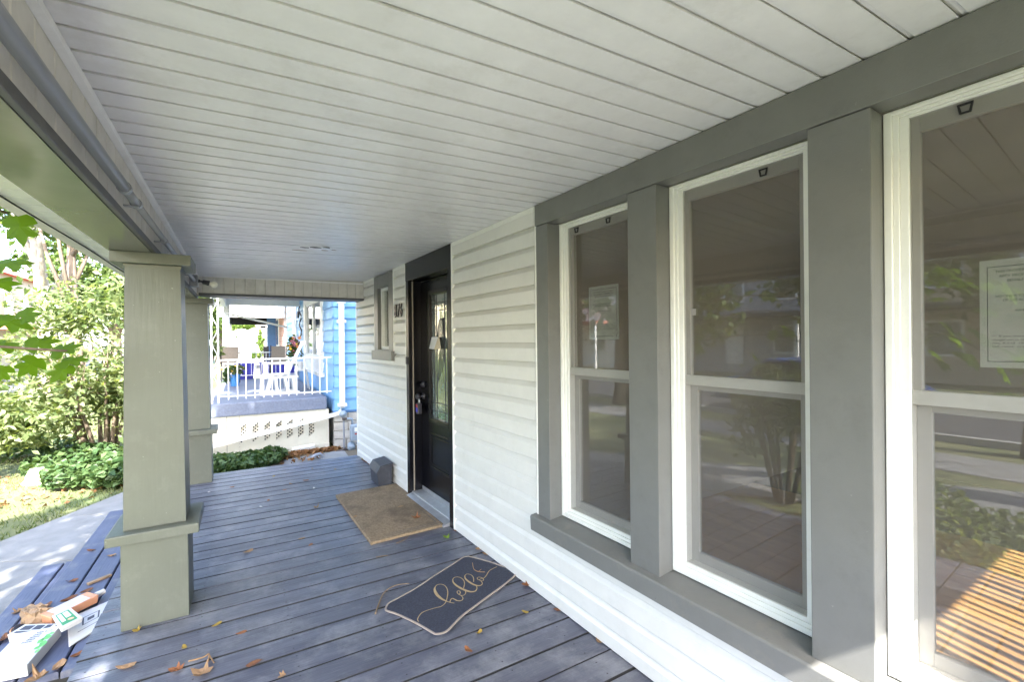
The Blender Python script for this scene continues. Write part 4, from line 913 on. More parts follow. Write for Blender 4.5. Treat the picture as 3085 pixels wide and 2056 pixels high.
# railing
rl = sub('railing', np_)
MB().tube([(-.30, NY+.1, 1.160), (1.46, NY+.1, 1.166)], .017, 8).build('top_rail', 'whitepaint', rl)
MB().tube([(-.30, NY+.1, .555), (1.46, NY+.1, .535)], .012, 8).build('bottom_rail', 'whitepaint', rl)
for x in [-.172, -.041, .085, .217, .348, .482, .608, .742, .872, .998, 1.128, 1.259, 1.38]:
    bx(x-.0085, x+.0085, NY+.092, NY+.108, .50, 1.158).build('baluster', 'whitepaint', rl)
cp_ = sub('corner_post', np_)
for x in (-.405, -.312): bx(x-.013, x+.013, NY+.087, NY+.113, .45, 2.45).build('upright', 'whitepaint', cp_)
sc_ = MB()
for i in range(8):
    z0 = .5+.24*i; sc_.tube([(-.392+.067*(1-math.cos(t))/1.0*.5*(1 if i % 2 else 1), NY+.1, z0+.22*t/math.pi) if i % 2 == 0 else (-.325-.067*(1-math.cos(t))*.5, NY+.1, z0+.22*t/math.pi) for t in np.linspace(0, math.pi, 8)], .006, 5)
sc_.build('scroll', 'whitepaint', cp_)
bx(-.37, -.225, 14.4, 14.55, .45, 2.5).build('far_post', 'whitepaint', np_, bevel=.01)
bx(-.55, 1.5, 14.35, 14.65, 2.475, 2.75).build('far_beam', 'whitepaint', np_)
bx(-.55, -.30, NY-.1, 14.35, 2.40, 2.75).build('street_beam', 'whitepaint', np_)
bx(-.7, 1.49, NY-.15, 14.8, 2.66, 2.74).build('ceiling', 'whitepaint', np_)
bx(-.8, 1.48, NY-.25, 14.9, 2.75, 2.95).build('roof', 'roofgrey', np_)
MB().tube([(-.36, 14.3, 2.25), (1.16, 14.3, 1.87)], .03, 6).build('awning_bar', 'whitepaint', np_)
fr2 = sub('far_railing', np_)
MB().tube([(-.25, 14.6, 1.18), (1.4, 14.6, 1.18)], .016, 6).build('top_rail', 'whitepaint', fr2)
MB().tube([(-.25, 14.6, .56), (1.4, 14.6, .56)], .014, 6).build('bottom_rail', 'whitepaint', fr2)
for i in range(14): bx(-.22+.12*i, -.205+.12*i, 14.592, 14.608, .55, 1.175).build('baluster', 'whitepaint', fr2)

# -- furniture on that porch
FZ = .451
gc = empty('glider_chair', (.75, 10.15, FZ), 'white slatted glider rocking chair on the porch next door', 'chair')
gx = lambda x, y, z: (x, y, z)
for yy in (9.90, 10.38):
    side = MB()
    side.box(.32, 1.00, yy, yy+.03, FZ, FZ+.05)
    for a, b in (((.45, FZ+.05), (.52, .80)), ((.62, FZ+.05), (.58, .80)), ((.80, FZ+.05), (.74, .80)), ((.93, FZ+.05), (.88, .80))):
        side.loft([(a[0]-.022, yy, a[1]), (a[0]+.022, yy, a[1]), (a[0]+.022, yy+.028, a[1]), (a[0]-.022, yy+.028, a[1])], [(b[0]-.022, yy, b[1]), (b[0]+.022, yy, b[1]), (b[0]+.022, yy+.028, b[1]), (b[0]-.022, yy+.028, b[1])])
    side.box(.36, .98, yy-.004, yy+.032, .765, .80); side.build('side_frame', 'whitepaint', gc)
    MB().box(.38, .93, yy-.02, yy+.05, 1.035, 1.06).box(.42, .46, yy, yy+.03, .82, 1.034).box(.78, .82, yy, yy+.03, .82, 1.034).build('armrest', 'whitepaint', gc)
for i in range(6): bx(.38+.075*i, .445+.075*i, 9.93, 10.38, .823, .843).build('seat_slat', 'whitepaint', gc)
for i in range(6):
    y0 = 9.935+.076*i; MB().loft([(.80, y0, .85), (.822, y0, .842), (.822, y0+.05, .842), (.80, y0+.05, .85)], [(1.065, y0, 1.44), (1.087, y0, 1.432), (1.087, y0+.05, 1.432), (1.065, y0+.05, 1.44)]).build('back_slat', 'whitepaint', gc)
MB().loft([(1.055, 9.92, 1.40), (1.10, 9.92, 1.39), (1.12, 9.92, 1.47), (1.07, 9.92, 1.48)], [(1.055, 10.39, 1.40), (1.10, 10.39, 1.39), (1.12, 10.39, 1.47), (1.07, 10.39, 1.48)]).build('head_rail', 'whitepaint', gc, bevel=.012)
ot = empty('footstool', (.5, 10.9, FZ), 'white slatted footstool behind the glider chair', 'stool')
bx(.34, .68, 10.75, 11.1, FZ+.28, FZ+.31).build('seat', 'whitepaint', ot)
for x, y in ((.36, 10.78), (.64, 10.78), (.36, 11.05), (.64, 11.05)): bx(x, x+.03, y, y+.03, FZ, FZ+.28).build('leg', 'whitepaint', ot)
tb = empty('side_table', (1.12, 10.8, FZ), 'small white metal side table behind the glider chair', 'table')
bx(1.0, 1.24, 10.68, 10.92, .845, .865).build('table_top', 'whitepaint', tb)
for x, y, a, b in ((1.02, 10.70, -.03, -.02), (1.22, 10.70, .05, -.02), (1.02, 10.90, -.03, .02), (1.22, 10.90, .05, .02)): MB().tube([(x, y, .846), (x+a, y+b, FZ)], .014, 6).build('leg', 'whitepaint', tb)
def flower_bunch(root, c, r, n, cols, leafn, size):
    P = np.array(c)-np.array(root.location)+RNG.normal(size=(leafn, 3))*np.array(r)*.5
    o = bpy.data.objects.new('foliage', leaf_mesh('foliage', P, size, 'leaf_cover')); COL.objects.link(o); o.parent = root
    for i in range(n):
        p = Vector(c)+Vector((random.gauss(0, r[0]*.5), random.gauss(0, r[1]*.5), random.gauss(0, r[2]*.5)+r[2]*.2)); s = size*random.uniform(.45, .9)
        m = MB(); k = 6
        ax = Vector((random.uniform(-.4, .4), -1, random.uniform(-.1, .6))).normalized(); a = ax.orthogonal().normalized(); b = ax.cross(a)
        for j in range(k):
            t = 2*math.pi*j/k; d = a*math.cos(t)+b*math.sin(t); e = a*math.cos(t+.5)+b*math.sin(t+.5); f = a*math.cos(t-.5)+b*math.sin(t-.5)
            m.add([p, p+f*s*.5+ax*s*.12, p+d*s+ax*s*.2, p+e*s*.5+ax*s*.12], [(0, 1, 2, 3)])
        m.build('bloom', cols[i % len(cols)], root)
vs_ = empty('flower_vase', (1.10, 10.8, .866), 'pink, orange and yellow flowers in a pot on the side table', 'flowers')
MB().lathe((1.10, 10.8, .866), [(.05, 0), (.07, .10), (.06, .17), (.065, .18)], 12).build('pot', 'whitepaint', vs_)
flower_bunch(vs_, (1.0, 10.75, 1.30), (.14, .12, .24), 34, ['pink', 'orangeflower', 'yellow', 'pink'], 160, .06)
pt_ = empty('blue_planter', (-.11, 12.5, FZ), 'blue planter of yellow and white flowers on the porch next door', 'planter')
MB().lathe((-.11, 12.5, FZ), [(.085, 0), (.115, .25), (.122, .25), (.122, .28), (.105, .28), (.10, .25), (.0, .25)], 16).build('pot', 'bluepot', pt_, smooth=False)
flower_bunch(pt_, (-.12, 12.46, .82), (.17, .15, .10), 26, ['yellow', 'whiteflower', 'yellow'], 260, .06)
flower_bunch(pt_, (-.27, 12.42, .70), (.07, .08, .16), 6, ['yellow', 'whiteflower'], 110, .05)
def patio_chair(x, y, w, label):
    c = empty('patio_chair', (x, y, FZ), label, 'chair', 'brown patio chairs on the porch next door')
    MB().loft([(x-w, y+.02, .95), (x+w, y+.02, .95), (x+w, y+.035, .95), (x-w, y+.035, .95)], [(x-w, y-.10, 1.36), (x+w, y-.10, 1.36), (x+w, y-.085, 1.36), (x-w, y-.085, 1.36)]).build('backrest', 'taupe', c, bevel=.01)
    bx(x-w, x+w, y+.03, y+.50, .87, .89).build('seat', 'taupe', c)
    for sx in (-1, 1):
        X = x+sx*(w+.015)
        MB().tube([(X, y-.11, 1.38), (X, y+.03, .93), (X, y-.02, FZ)], .013, 6).build('leg', 'darkmetal', c)
        MB().tube([(X, y+.5, FZ), (X, y+.46, 1.08), (X, y-.02, 1.10)], .013, 6).build('leg', 'darkmetal', c)
patio_chair(-.21, 13.6, .185, 'brown sling patio chair behind the blue planter')
patio_chair(.86, 13.4, .165, 'brown sling patio chair behind the flowers and glider')
for x, y, z, w_ in ((.10, 14.9, GZ, 'leftmost'), (.72, 15.2, GZ, 'middle'), (1.15, 15.0, GZ, 'rightmost')):
    rb = empty('recycling_bin', (x, y, z), w_+' of the deep blue recycling bins beyond the far railing', 'bin', 'blue bins beyond the railing')
    MB().loft([(x-.16, y-.2, z), (x+.16, y-.2, z), (x+.16, y+.2, z), (x-.16, y+.2, z)], [(x-.23, y-.26, z+1.35), (x+.23, y-.26, z+1.35), (x+.23, y+.26, z+1.35), (x-.23, y+.26, z+1.35)]).build('body', 'bluebin', rb); bx(x-.25, x+.25, y-.28, y+.28, z+1.351, z+1.40).build('lid', 'bluebin', rb)
# hanging plant by the corner post
hp_ = empty('hanging_plant', (-.44, 9.25, 1.25), 'pale trailing plant hanging by the scrolled corner post', 'plant')
MB().lathe((-.44, 9.25, 1.13), [(.05, 0), (.075, .09), (.07, .10)], 12).build('pot', 'brick', hp_)
P = np.concatenate([clumps((0, 0, .05), (.14, .12, .16), 10, 22, .05)[0], clumps((.03, 0, 1.0), (.10, .10, .25), 8, 18, .05)[0]])
o = bpy.data.objects.new('foliage', leaf_mesh('foliage', P, .05, 'leaf_shrub')); COL.objects.link(o); o.parent = hp_

# ================================================================== houses farther down the street
fh = empty('brick_house', (2, 24, GZ), 'pinkish brick house two doors down with a dark porch', 'house')
bx(1.42, 7, 19.0, 30, GZ, 6).build('wall', 'mortarwall', fh)
rb_ = random.Random(5)
for r in range(26):
    y = 19.0-(r % 2)*.3
    while y < 25: bx(1.395, 1.44, max(19.01, y)+.008, min(25, y+.6)-.008, .45+r*.1+.006, .45+r*.1+.092).build('brick', 'brick', fh) if rb_.random() < .9 else None; y += .6
bx(1.37, 1.41, 21.2, 22.6, 1.2, 2.5).build('window_casing', 'whitepaint', fh); bx(1.36, 1.368, 21.35, 22.45, 1.35, 2.4).build('window_pane', 'glass', fh)
bx(-.45, 1.42, 19.0, 25, .2, .42).build('porch_slab', 'concrete', fh)
bx(-.6, 1.42, 18.9, 25, 2.62, 2.95).build('porch_ceiling', 'mortarwall', fh); bx(-.6, 1.42, 18.88, 18.9, 2.36, 2.95).build('porch_beam', 'whitepaint', fh)
bx(-.55, 1.42, 24.7, 25, 2.3, 2.62).build('far_beam', 'dark', fh)
for x, y in ((-.42, 19.2), (-.42, 24.8)): bx(x-.1, x+.1, y-.1, y+.1, .42, 2.62).build('porch_post', 'whitepaint', fh)
bx(1.05, 1.42, 23.2, 23.35, .42, 2.6).build('dark_shutter', 'bluetrim', fh); bx(.85, 1.05, 22.0, 22.1, .42, 1.3).build('dark_shutter', 'darkmetal', fh)
gh = empty('ivy_porch', (.4, 30, GZ), 'distant white porch with ivy along its beam', 'house')
bx(-.6, 1.4, 29.5, 30, 2.28, 2.75).build('beam', 'cream', gh); bx(.98, 1.28, 29.5, 29.8, GZ, 2.4).build('post', 'whitepaint', gh); bx(-.6, 1.4, 33, 33.3, GZ, 1.3).build('low_wall', 'whitepaint', gh); bx(-.6, 1.4, 33, 33.3, 2.0, 3).build('far_beam', 'whitepaint', gh); bx(1.4, 8, 29.5, 40, GZ, 6).build('wall', 'mortarwall', gh)
iv = empty('ivy', (.3, 29.4, 2.4), 'green ivy trailing along the distant porch beam', 'ivy')
P = np.concatenate([clumps((-.1, 0, .0), (1.0, .15, .16), 26, 40, .07, 0)[0], clumps((.7, 0, -1.1), (.13, .1, 1.0), 16, 26, .06, 0)[0], clumps((.45, 0, -1.6), (.35, .1, .25), 8, 26, .06, 0)[0]])
o = bpy.data.objects.new('foliage', leaf_mesh('foliage', P, .10, 'leaf_ivy')); COL.objects.link(o); o.parent = iv

# ================================================================== gas meter and pipes between the houses
gm = empty('gas_meter', (1.7, 8.7, GZ), 'grey gas meter with regulator and rusty pipes between the houses', 'meter')
MB().lathe((1.592, 8.76, .148), [(.03, 0), (.062, .012), (.066, .03), (.05, .045), (.03, .05), (.026, .075), (.0, .078)], 18, Vector((0, -1, 0))).build('regulator', 'meter', gm, smooth=True)
MB().tube([(1.600, 8.72, .10), (1.600, 8.72, -.50)], .016, 8).build('riser_pipe', 'conduit', gm)
MB().tube([(1.600, 8.72, .06), (1.70, 8.72, .055), (1.745, 8.72, .045), (1.748, 8.72, -.06)], .02, 8).build('elbow_pipe', 'meter', gm, smooth=True)
MB().box(1.575, 1.625, 8.69, 8.75, .035, .085).box(1.62, 1.655, 8.695, 8.745, .04, .082).build('pipe_union', 'rustpipe', gm, bevel=.008)
MB().box(1.700, 1.835, 8.62, 8.74, -.34, -.05).build('meter_body', 'meter', gm, bevel=.025)
MB().box(1.765, 1.825, 8.605, 8.62, -.17, -.10).build('dial', 'whitepaint', gm); MB().box(1.77, 1.82, 8.608, 8.62, -.225, -.20).build('meter_tag', 'red', gm)
MB().lathe((1.725, 8.70, -.445), [(.03, -.03), (.085, -.02), (.092, 0), (.085, .02), (.04, .035), (.03, .06), (0, .062)], 20, Vector((.55, -.8, .1))).build('diaphragm', 'meter', gm, smooth=True)
MB().tube([(1.70, 8.70, -.50), (1.56, 8.70, -.505), (1.47, 8.70, -.515), (1.435, 8.70, -.56), (1.43, 8.70, -.68)], .024, 8).build('supply_pipe', 'rustpipe', gm, smooth=True)
MB().box(1.585, 1.635, 8.67, 8.735, -.53, -.46).build('pipe_union', 'rustpipe', gm, bevel=.008)
MB().tube([(1.80, 8.7, -.40), (1.86, 8.7, -.40), (1.87, 8.7, -.5)], .018, 8).build('vent_pipe', 'conduit', gm)
bp_ = MB().tube([(1.012, 8.3, GZ-.05), (1.012, 8.3, -.50), (1.025, 8.3, -.455), (1.07, 8.3, -.432), (1.14, 8.3, -.425), (1.168, 8.3, -.45), (1.172, 8.3, -.52), (1.172, 8.3, GZ-.05)], .027, 10)
thing1(bp_, 'vent_pipe', 'conduit', (1.09, 8.3, GZ), 'bent dark vent pipe rising from the ground behind the far deck edge', 'pipe', smooth=True)
thing1(MB().loft([(.775, 8.88, -.42), (1.13, 8.88, -.39), (1.14, 8.90, -.44), (.775, 8.90, -.50)], [(.775, 8.95, -.40), (1.13, 8.95, -.37), (1.14, 8.95, -.42), (.775, 8.95, -.48)]), 'white_board', 'whitepaint', (.95, 8.9, GZ), 'white broken board leaning at the foot of the lattice skirt', 'board')

# ================================================================== paths, street, far side
sheet('soil', [(-.6, 6.0), (6, 6.0), (6, NY+.02), (-1.3, NY+.02), (-1.0, 7.9)], GZ+.004, 'soil')
sheet('side_path', [(.35, 6.3), (1.5, 6.3), (1.6, 8.75), (.62, 8.55)], GZ+.008, 'concrete')
wk = MB()
def slab(pts, z0=GZ-.05, z1=GZ+.03): return MB().loft([(x, y, z0) for x, y in pts], [(x, y, z1) for x, y in pts])
walk = tag(empty('front_walk', (-1.8, 5.5, GZ)), kind='structure')
dv_ = Vector((.71, 1.28, 0)).normalized(); pv = Vector((dv_.y, -dv_.x, 0)); p0 = Vector((-2.06, 6.46, 0))
for i in range(-6, 2):
    a = p0+dv_*(i*1.12-.42+.006); b = p0+dv_*((i+1)*1.12-.42-.006)
    q = [a, b, b+pv*1.45, a+pv*1.45]; slab([(p.x, p.y) for p in q]).build('paving_slab', 'concrete', walk, bevel=.006)
sheet('road', [(-15.5, -120), (-8.2, -120), (-8.2, 160), (-15.5, 160)], GZ-.02+.03, 'asphalt')
kb_ = MB(); kb_.box(-8.2, -8.05, -120, 160, GZ-.1, GZ+.13); struct('kerb', kb_, 'kerb')
kb_ = MB(); kb_.box(-15.65, -15.5, -120, 160, GZ-.1, GZ+.13); struct('kerb', kb_, 'kerb')
sheet('pavement', [(-6.9, -120), (-5.6, -120), (-5.6, 160), (-6.9, 160)], GZ+.008, 'concrete')
# opposite houses (seen mirrored in the windows)
def far_house(x, y, w, dpt, h, wm, rm, label):
    o = empty('opposite_house', (x, y, GZ), label, 'house', 'houses across the street')
    bx(x-dpt, x, y-w/2, y+w/2, GZ, h).build('wall', wm, o)
    MB().loft([(x+.4, y-w/2-.3, h), (x-dpt-.4, y-w/2-.3, h), (x-dpt/2, y-w/2-.3, h+2.4)], [(x+.4, y+w/2+.3, h), (x-dpt-.4, y+w/2+.3, h), (x-dpt/2, y+w/2+.3, h+2.4)]).build('roof', rm, o)
    for fl_ in (0.6, 3.4):
        for k in (-1, 0, 1):
            if fl_ < 1 and k == 0:
                bx(x, x+.06, y-.5, y+.5, 0, 2.1).build('door', 'whitepaint', o); continue
            yy = y+k*w*.3; f = bx(x, x+.06, yy-.6, yy+.6, fl_, fl_+1.5).build('window', 'whitepaint', o); bx(x+.06, x+.07, yy-.5, yy+.5, fl_+.1, fl_+1.4).build('pane', 'glass', f)
    bx(x, x+2.0, y-w/2+.3, y+w/2-.3, 2.5, 2.7).build('porch_roof', rm, o)
    for k in (-1, 1): bx(x+1.8, x+1.95, y+k*(w/2-.5)-.08, y+k*(w/2-.5)+.08, GZ, 2.5).build('porch_post', 'whitepaint', o)
far_house(-22, -9, 9, 9, 5.2, 'brickred', 'roofgrey', 'red brick house across the street, seen only in window reflections')
far_house(-22, 2.5, 9, 9, 5.2, 'tan', 'roofgrey', 'tan house straight across the street, seen only in window reflections')
far_house(-22, 14, 9, 9, 5.0, 'housegrey', 'roofgrey', 'blue grey house across the street, seen only in window reflections')
far_house(-21, 26, 9, 9, 5.2, 'whitepaint', 'redroof', 'white house with red roof across the street, behind the shrub')
far_house(-13.5, 47, 9, 9, 6.2, 'tan', 'redroof', 'distant cream house with a red roof beyond the shrub')
def car(x, y, m, label):
    c = empty('parked_car', (x, y, GZ), label, 'car', 'cars parked on the street')
    P = [(-2.1, .35), (-2.1, .75), (-1.9, .88), (-1.1, .95), (-.55, 1.42), (.75, 1.45), (1.45, .98), (2.0, .90), (2.15, .7), (2.15, .35)]
    MB().loft([(x-.85, y+a, GZ+b) for a, b in P], [(x+.85, y+a, GZ+b) for a, b in P]).build('body', m, c, bevel=.06)
    for sx in (-1, 1):
        G = [(-1.0, .97), (-.52, 1.36), (.72, 1.38), (1.3, 1.0)]
        MB().loft([(x+sx*.851, y+a, GZ+b) for a, b in G], [(x+sx*.856, y+a, GZ+b) for a, b in G]).build('window', 'carglass', c)
        for yy in (-1.3, 1.35):
            w = MB().lathe((x+sx*.70, y+yy, GZ+.33), [(.2, 0), (.33, .01), (.33, .17), (.2, .18)], 18, Vector((sx, 0, 0))).build('wheel', 'tyre', c); MB().lathe((x+sx*.875, y+yy, GZ+.33), [(.0, 0), (.2, .004), (.2, .01)], 14, Vector((sx, 0, 0))).build('rim', 'alu', w)
        bx(x+sx*.6-.14, x+sx*.6+.14, y-2.135, y-2.11, GZ+.62, GZ+.74).build('headlight', 'whitepaint', c)
car(-9.2, 5.0, 'carpaint', 'dark blue parked car, seen only in the window reflections')
car(-14.4, -6, 'housegrey', 'grey parked car on the far kerb, seen only in the window reflections')

# ================================================================== shrub, ground cover, trees
sh = empty('shrub', (-2.05, 10.35, GZ), 'large pale green multi stemmed shrub left of the near column', 'shrub')
stems = MB(); crown_c = []
for i in range(11):
    a = 2*math.pi*i/11; r = .10; L = random.uniform(1.4, 2.5); lean = random.uniform(.35, .95)
    b = Vector((-2.05+r*math.cos(a)*1.6, 10.35+r*math.sin(a), GZ-.05)); e = Vector((-2.15+lean*1.35*math.cos(a), 10.1+lean*1.1*math.sin(a), GZ+L))
    mid = b.lerp(e, .45)+Vector((random.uniform(-.08, .08), random.uniform(-.08, .08), .15))
    stems.tube([b, b.lerp(mid, .5)+Vector((0, 0, .05)), mid, e], [.038, .032, .026, .010], 7); crown_c.append(e); 
    for k in range(3):
        e2 = mid.lerp(e, random.uniform(.2, .9))+Vector((random.uniform(-.6, .6), random.uniform(-.5, .5), random.uniform(.2, .8))); stems.tube([mid.lerp(e, .3), e2], [.014, .004], 5)
stems.build('stem', 'bark', sh, smooth=True)
P1, _ = clumps((-2.45, 10.0, 1.0), (1.45, 1.0, 1.45), 68, 46, .19, .3)
P2, _ = clumps((-2.95, 9.6, .35), (.85, .6, .55), 40, 60, .14, .1)
P3, _ = clumps((-1.75, 10.2, .75), (.6, .6, .75), 36, 60, .14, .1)
P4, _ = clumps((-2.2, 10.0, 1.95), (.9, .8, .75), 34, 40, .15, .1)
P = np.concatenate([P1, P2, P3, P4]); P = P[P[:, 2] > -.12]
o = bpy.data.objects.new('crown', leaf_mesh('crown', P-np.array(sh.location), .055, 'leaf_shrub', .2, 1.9)); COL.objects.link(o); o.parent = sh
sh2 = empty('shrub', (-2.45, 2.75, GZ), 'small leafy shrub beside the steps, mirrored in the middle window', 'shrub')
stems = MB()
for i in range(8):
    a = 2*math.pi*i/8; e = Vector((-2.45+.55*math.cos(a), 2.75+.45*math.sin(a), GZ+1.2+.4*random.random())); b = Vector((-2.45+.07*math.cos(a), 2.75+.07*math.sin(a), GZ-.04)); stems.tube([b, b.lerp(e, .5)+Vector((0, 0, .12)), e], [.028, .02, .006], 6)
stems.build('stem', 'bark', sh2, smooth=True)
P, _ = clumps((0, 0, 1.15), (.75, .6, .6), 46, 26, .12, .25)
o = bpy.data.objects.new('crown', leaf_mesh('crown', P, .055, 'leaf_shrub', .2, 1.9)); COL.objects.link(o); o.parent = sh2
def cover(name, pts_c, n, size, m, hgt, label=None):
    P = []
    for (x, y, rx, ry, k) in pts_c:
        q = RNG.normal(size=(k, 2)); q /= np.maximum(1, np.linalg.norm(q, axis=1)/1.6)[:, None]
        hh = hgt*(1-.28*np.linalg.norm(q, axis=1))*(.25+.75*RNG.random(k)); P.append(np.stack([x+q[:, 0]*rx*.6, y+q[:, 1]*ry*.6, GZ+.01+np.maximum(hh, .012)], 1))
    P = np.concatenate(P); o = bpy.data.objects.new(name, leaf_mesh(name, P, size, m, .45, 1.4)); COL.objects.link(o)
    return tag(o, label, None, None, 'stuff')
cover('ground_cover', [(-1.80, 8.75, .55, .55, 2000), (-1.4, 8.5, .5, .5, 1500), (-2.1, 9.6, .7, .6, 1500), (-3.4, 11.2, .9, .4, 900), (-1.1, 8.9, .5, .4, 1000)], 0, .075, 'leaf_cover', .42, 'green ground cover plants at the foot of the shrub')
cover('ground_cover', [(-.30, 8.35, .5, .45, 2000), (.10, 8.35, .45, .4, 1700), (-.75, 8.3, .5, .5, 1200), (.42, 8.6, .25, .25, 350)], 0, .06, 'leaf_cover', .26, 'green creeping plants between the houses behind the far deck edge')
cover('ground_cover', [(-2.6, .9, .9, 1.0, 1500), (-1.9, 1.4, .6, .8, 900), (-3.4, 2.2, .9, .9, 900), (-2.2, -.2, .8, .8, 700)], 0, .06, 'leaf_shrub', .3, 'low leafy bed in front of the porch, mirrored in the windows')
cover('leaf_litter', [(.55, 8.75, .35, .18, 240), (.95, 8.85, .45, .1, 380), (1.35, 8.85, .2, .1, 150), (.35, 8.7, .4, .2, 160), (.75, 8.5, .5, .3, 60)], 0, .055, 'leaf_litter', .05, 'brown fallen leaves at the foot of the lattice skirt')
cover('leaf_litter', [(-2.3, 8.0, 1.0, .4, 70), (-2.9, 7.2, .6, .5, 40), (-3.6, 8.8, 1.2, 1.0, 70)], 0, .05, 'leaf_litter', .02, 'fallen leaves scattered over the lawn edge')
stn = MB(); rs_ = random.Random(11); R = []
for j in range(6):
    t = j/5; R.append([(-2.42+(.22*math.cos(a))*(1-.35*t*t)*(1+.12*rs_.uniform(-1, 1)), 9.05+.15*math.sin(a)*(1-.35*t*t)*(1+.12*rs_.uniform(-1, 1)), GZ-.03+.24*t*(1+.08*rs_.uniform(-1, 1))) for a in np.linspace(0, 2*math.pi, 12, endpoint=False)])
thing1(stn.rings(R), 'boulder', 'stonepale', (-2.42, 9.05, GZ), 'pale boulder at the lawn edge beside the ground cover', 'stone', bevel=.01)
vb = empty('storage_bin', (-1.62, 12.4, GZ), 'violet blue plastic bin half hidden behind the shrub', 'bin')
MB().loft([(-1.95, 12.2, GZ), (-1.35, 12.2, GZ), (-1.35, 12.6, GZ), (-1.95, 12.6, GZ)], [(-2.0, 12.15, GZ+.8), (-1.3, 12.15, GZ+.8), (-1.3, 12.65, GZ+.8), (-2.0, 12.65, GZ+.8)]).build('body', 'violetbin', vb); bx(-2.03, -1.27, 12.12, 12.68, GZ+.801, GZ+.86).build('lid', 'violetbin', vb)
# grass blades
n = 60000; gx_ = -1.2-RNG.random(n)**1.3*6.5; gy_ = 5.6+RNG.random(n)*13
ok = (gx_/gy_ > -.42) & (gx_/gy_ < -.14)
# keep off the walk and steps
rel = (gx_-p0.x)*(-dv_.y)+(gy_-p0.y)*dv_.x
ok &= rel > .03
gx_, gy_ = gx_[ok], gy_[ok]; n = len(gx_); pn = np.sin(gx_*2.3+np.sin(gy_*1.7))*np.cos(gy_*1.9)
keep = RNG.random(n) < .55+.45*pn; gx_, gy_ = gx_[keep], gy_[keep]; n = len(gx_)
h = .03+.04*RNG.random(n); t = RNG.random(n)*6.283; w = .004+.003*RNG.random(n)
v = np.zeros((n, 3, 3)); v[:, 0] = np.stack([gx_-w*np.cos(t), gy_-w*np.sin(t), np.full(n, GZ)], 1); v[:, 1] = np.stack([gx_+w*np.cos(t), gy_+w*np.sin(t), np.full(n, GZ)], 1); v[:, 2] = np.stack([gx_+h*.6*np.sin(t*3), gy_+h*.6*np.cos(t*3), GZ+h], 1)
me = bpy.data.meshes.new('grass'); me.from_pydata(v.reshape(-1, 3).tolist(), [], np.arange(n*3).reshape(-1, 3).tolist()); me.materials.append(MATS['grassblade'])
o = bpy.data.objects.new('grass', me); COL.objects.link(o); tag(o, 'short patchy lawn grass beside the front walk', None, None, 'stuff')

# overhanging mulberry-like sapling whose leaves enter at the left edge
sp = empty('sapling', (-2.15, 1.9, GZ), 'sapling with large lobed bright green leaves hanging in at the left edge', 'tree')
def lobed_leaf(c, size, nrm, dirv):
    N_ = Vector(nrm).normalized(); D_ = Vector(dirv).normalized(); D_ = (D_-N_*D_.dot(N_)).normalized(); S_ = D_.cross(N_)
    O = [(0, -.05), (.22, -.12), (.42, .02), (.52, .26), (.36, .34), (.24, .36), (.34, .50), (.46, .72), (.30, .80), (.17, .76), (.12, .92), (0, 1.12)]
    O = O+[(-x, y) for x, y in O[::-1][1:-1]]
    C0 = Vector(c); V = [C0+D_*size*.35]+[C0+D_*y*size+S_*x*size*random.uniform(.88, 1.1)+N_*size*(-.35*x*x-.12*(y-.4)**2) for x, y in O]
    k = len(O); return V, [(0, 1+i, 1+(i+1) % k) for i in range(k)]
tr = MB(); tr.tube([(-2.15, 1.9, GZ-.05), (-2.1, 1.95, .6), (-1.95, 2.0, 1.5), (-1.85, 2.05, 2.4), (-1.9, 2.0, 3.1)], [.045, .038, .03, .02, .008], 8)
BR = [((-1.95, 2.0, 1.45), (-1.4, 2.4, 1.72), (-.88, 2.78, 1.58)), ((-1.95, 2.0, 1.3), (-1.35, 2.4, 1.48), (-.62, 2.70, 1.42)), ((-1.86, 2.05, 2.2), (-1.35, 2.45, 2.20), (-.86, 2.82, 2.02)), ((-1.9, 2.0, 1.8), (-1.4, 2.5, 1.88), (-.92, 2.82, 1.80)), ((-1.9, 2.0, 2.0), (-1.5, 1.3, 2.1), (-1.15, .8, 1.7)), ((-1.95, 2.0, 1.5), (-1.5, 1.2, 1.5), (-1.2, .6, 1.15)), ((-1.9, 2.0, 1.7), (-1.5, 1.7, 1.5), (-1.25, 1.4, 1.05))]
for b in BR: tr.tube(smooth_path(b, 5), .006, 6)
tr.build('trunk', 'bark', sp, smooth=True)
LF = MB()
LEAVES = [((-.825, 2.81, 2.005), .125, (-.15, -.9, .25), (.25, .1, -1)), ((-.90, 2.83, 1.80), .12, (-.2, -.6, .7), (1, .2, -.35)), ((-.93, 2.83, 1.72), .10, (.1, -.7, .6), (1, .1, .1)), ((-.89, 2.81, 1.565), .12, (.1, -.6, .7), (.6, .1, -.5)), ((-.80, 2.77, 1.60), .085, (-.3, -.7, .5), (.7, 0, -.9)), ((-.91, 2.81, 1.46), .10, (.2, -.5, .8), (.8, 0, -.1)), ((-.78, 2.74, 1.455), .10, (-.1, -.75, .7), (1, -.1, .25)), ((-.76, 2.78, 1.39), .095, (.4, -.8, .5), (-.5, 0, -.75)), ((-.69, 2.70, 1.42), .095, (-.3, -.7, .7), (.8, -.1, .3)), ((-.65, 2.72, 1.36), .085, (.1, -.9, .4), (-.45, 0, -.8)), ((-.655, 2.68, 1.38), .085, (-.2, -.6, .8), (1, -.1, -.05)), ((-.87, 2.80, 1.36), .075, (.2, -.8, .5), (-.2, 0, -1))]
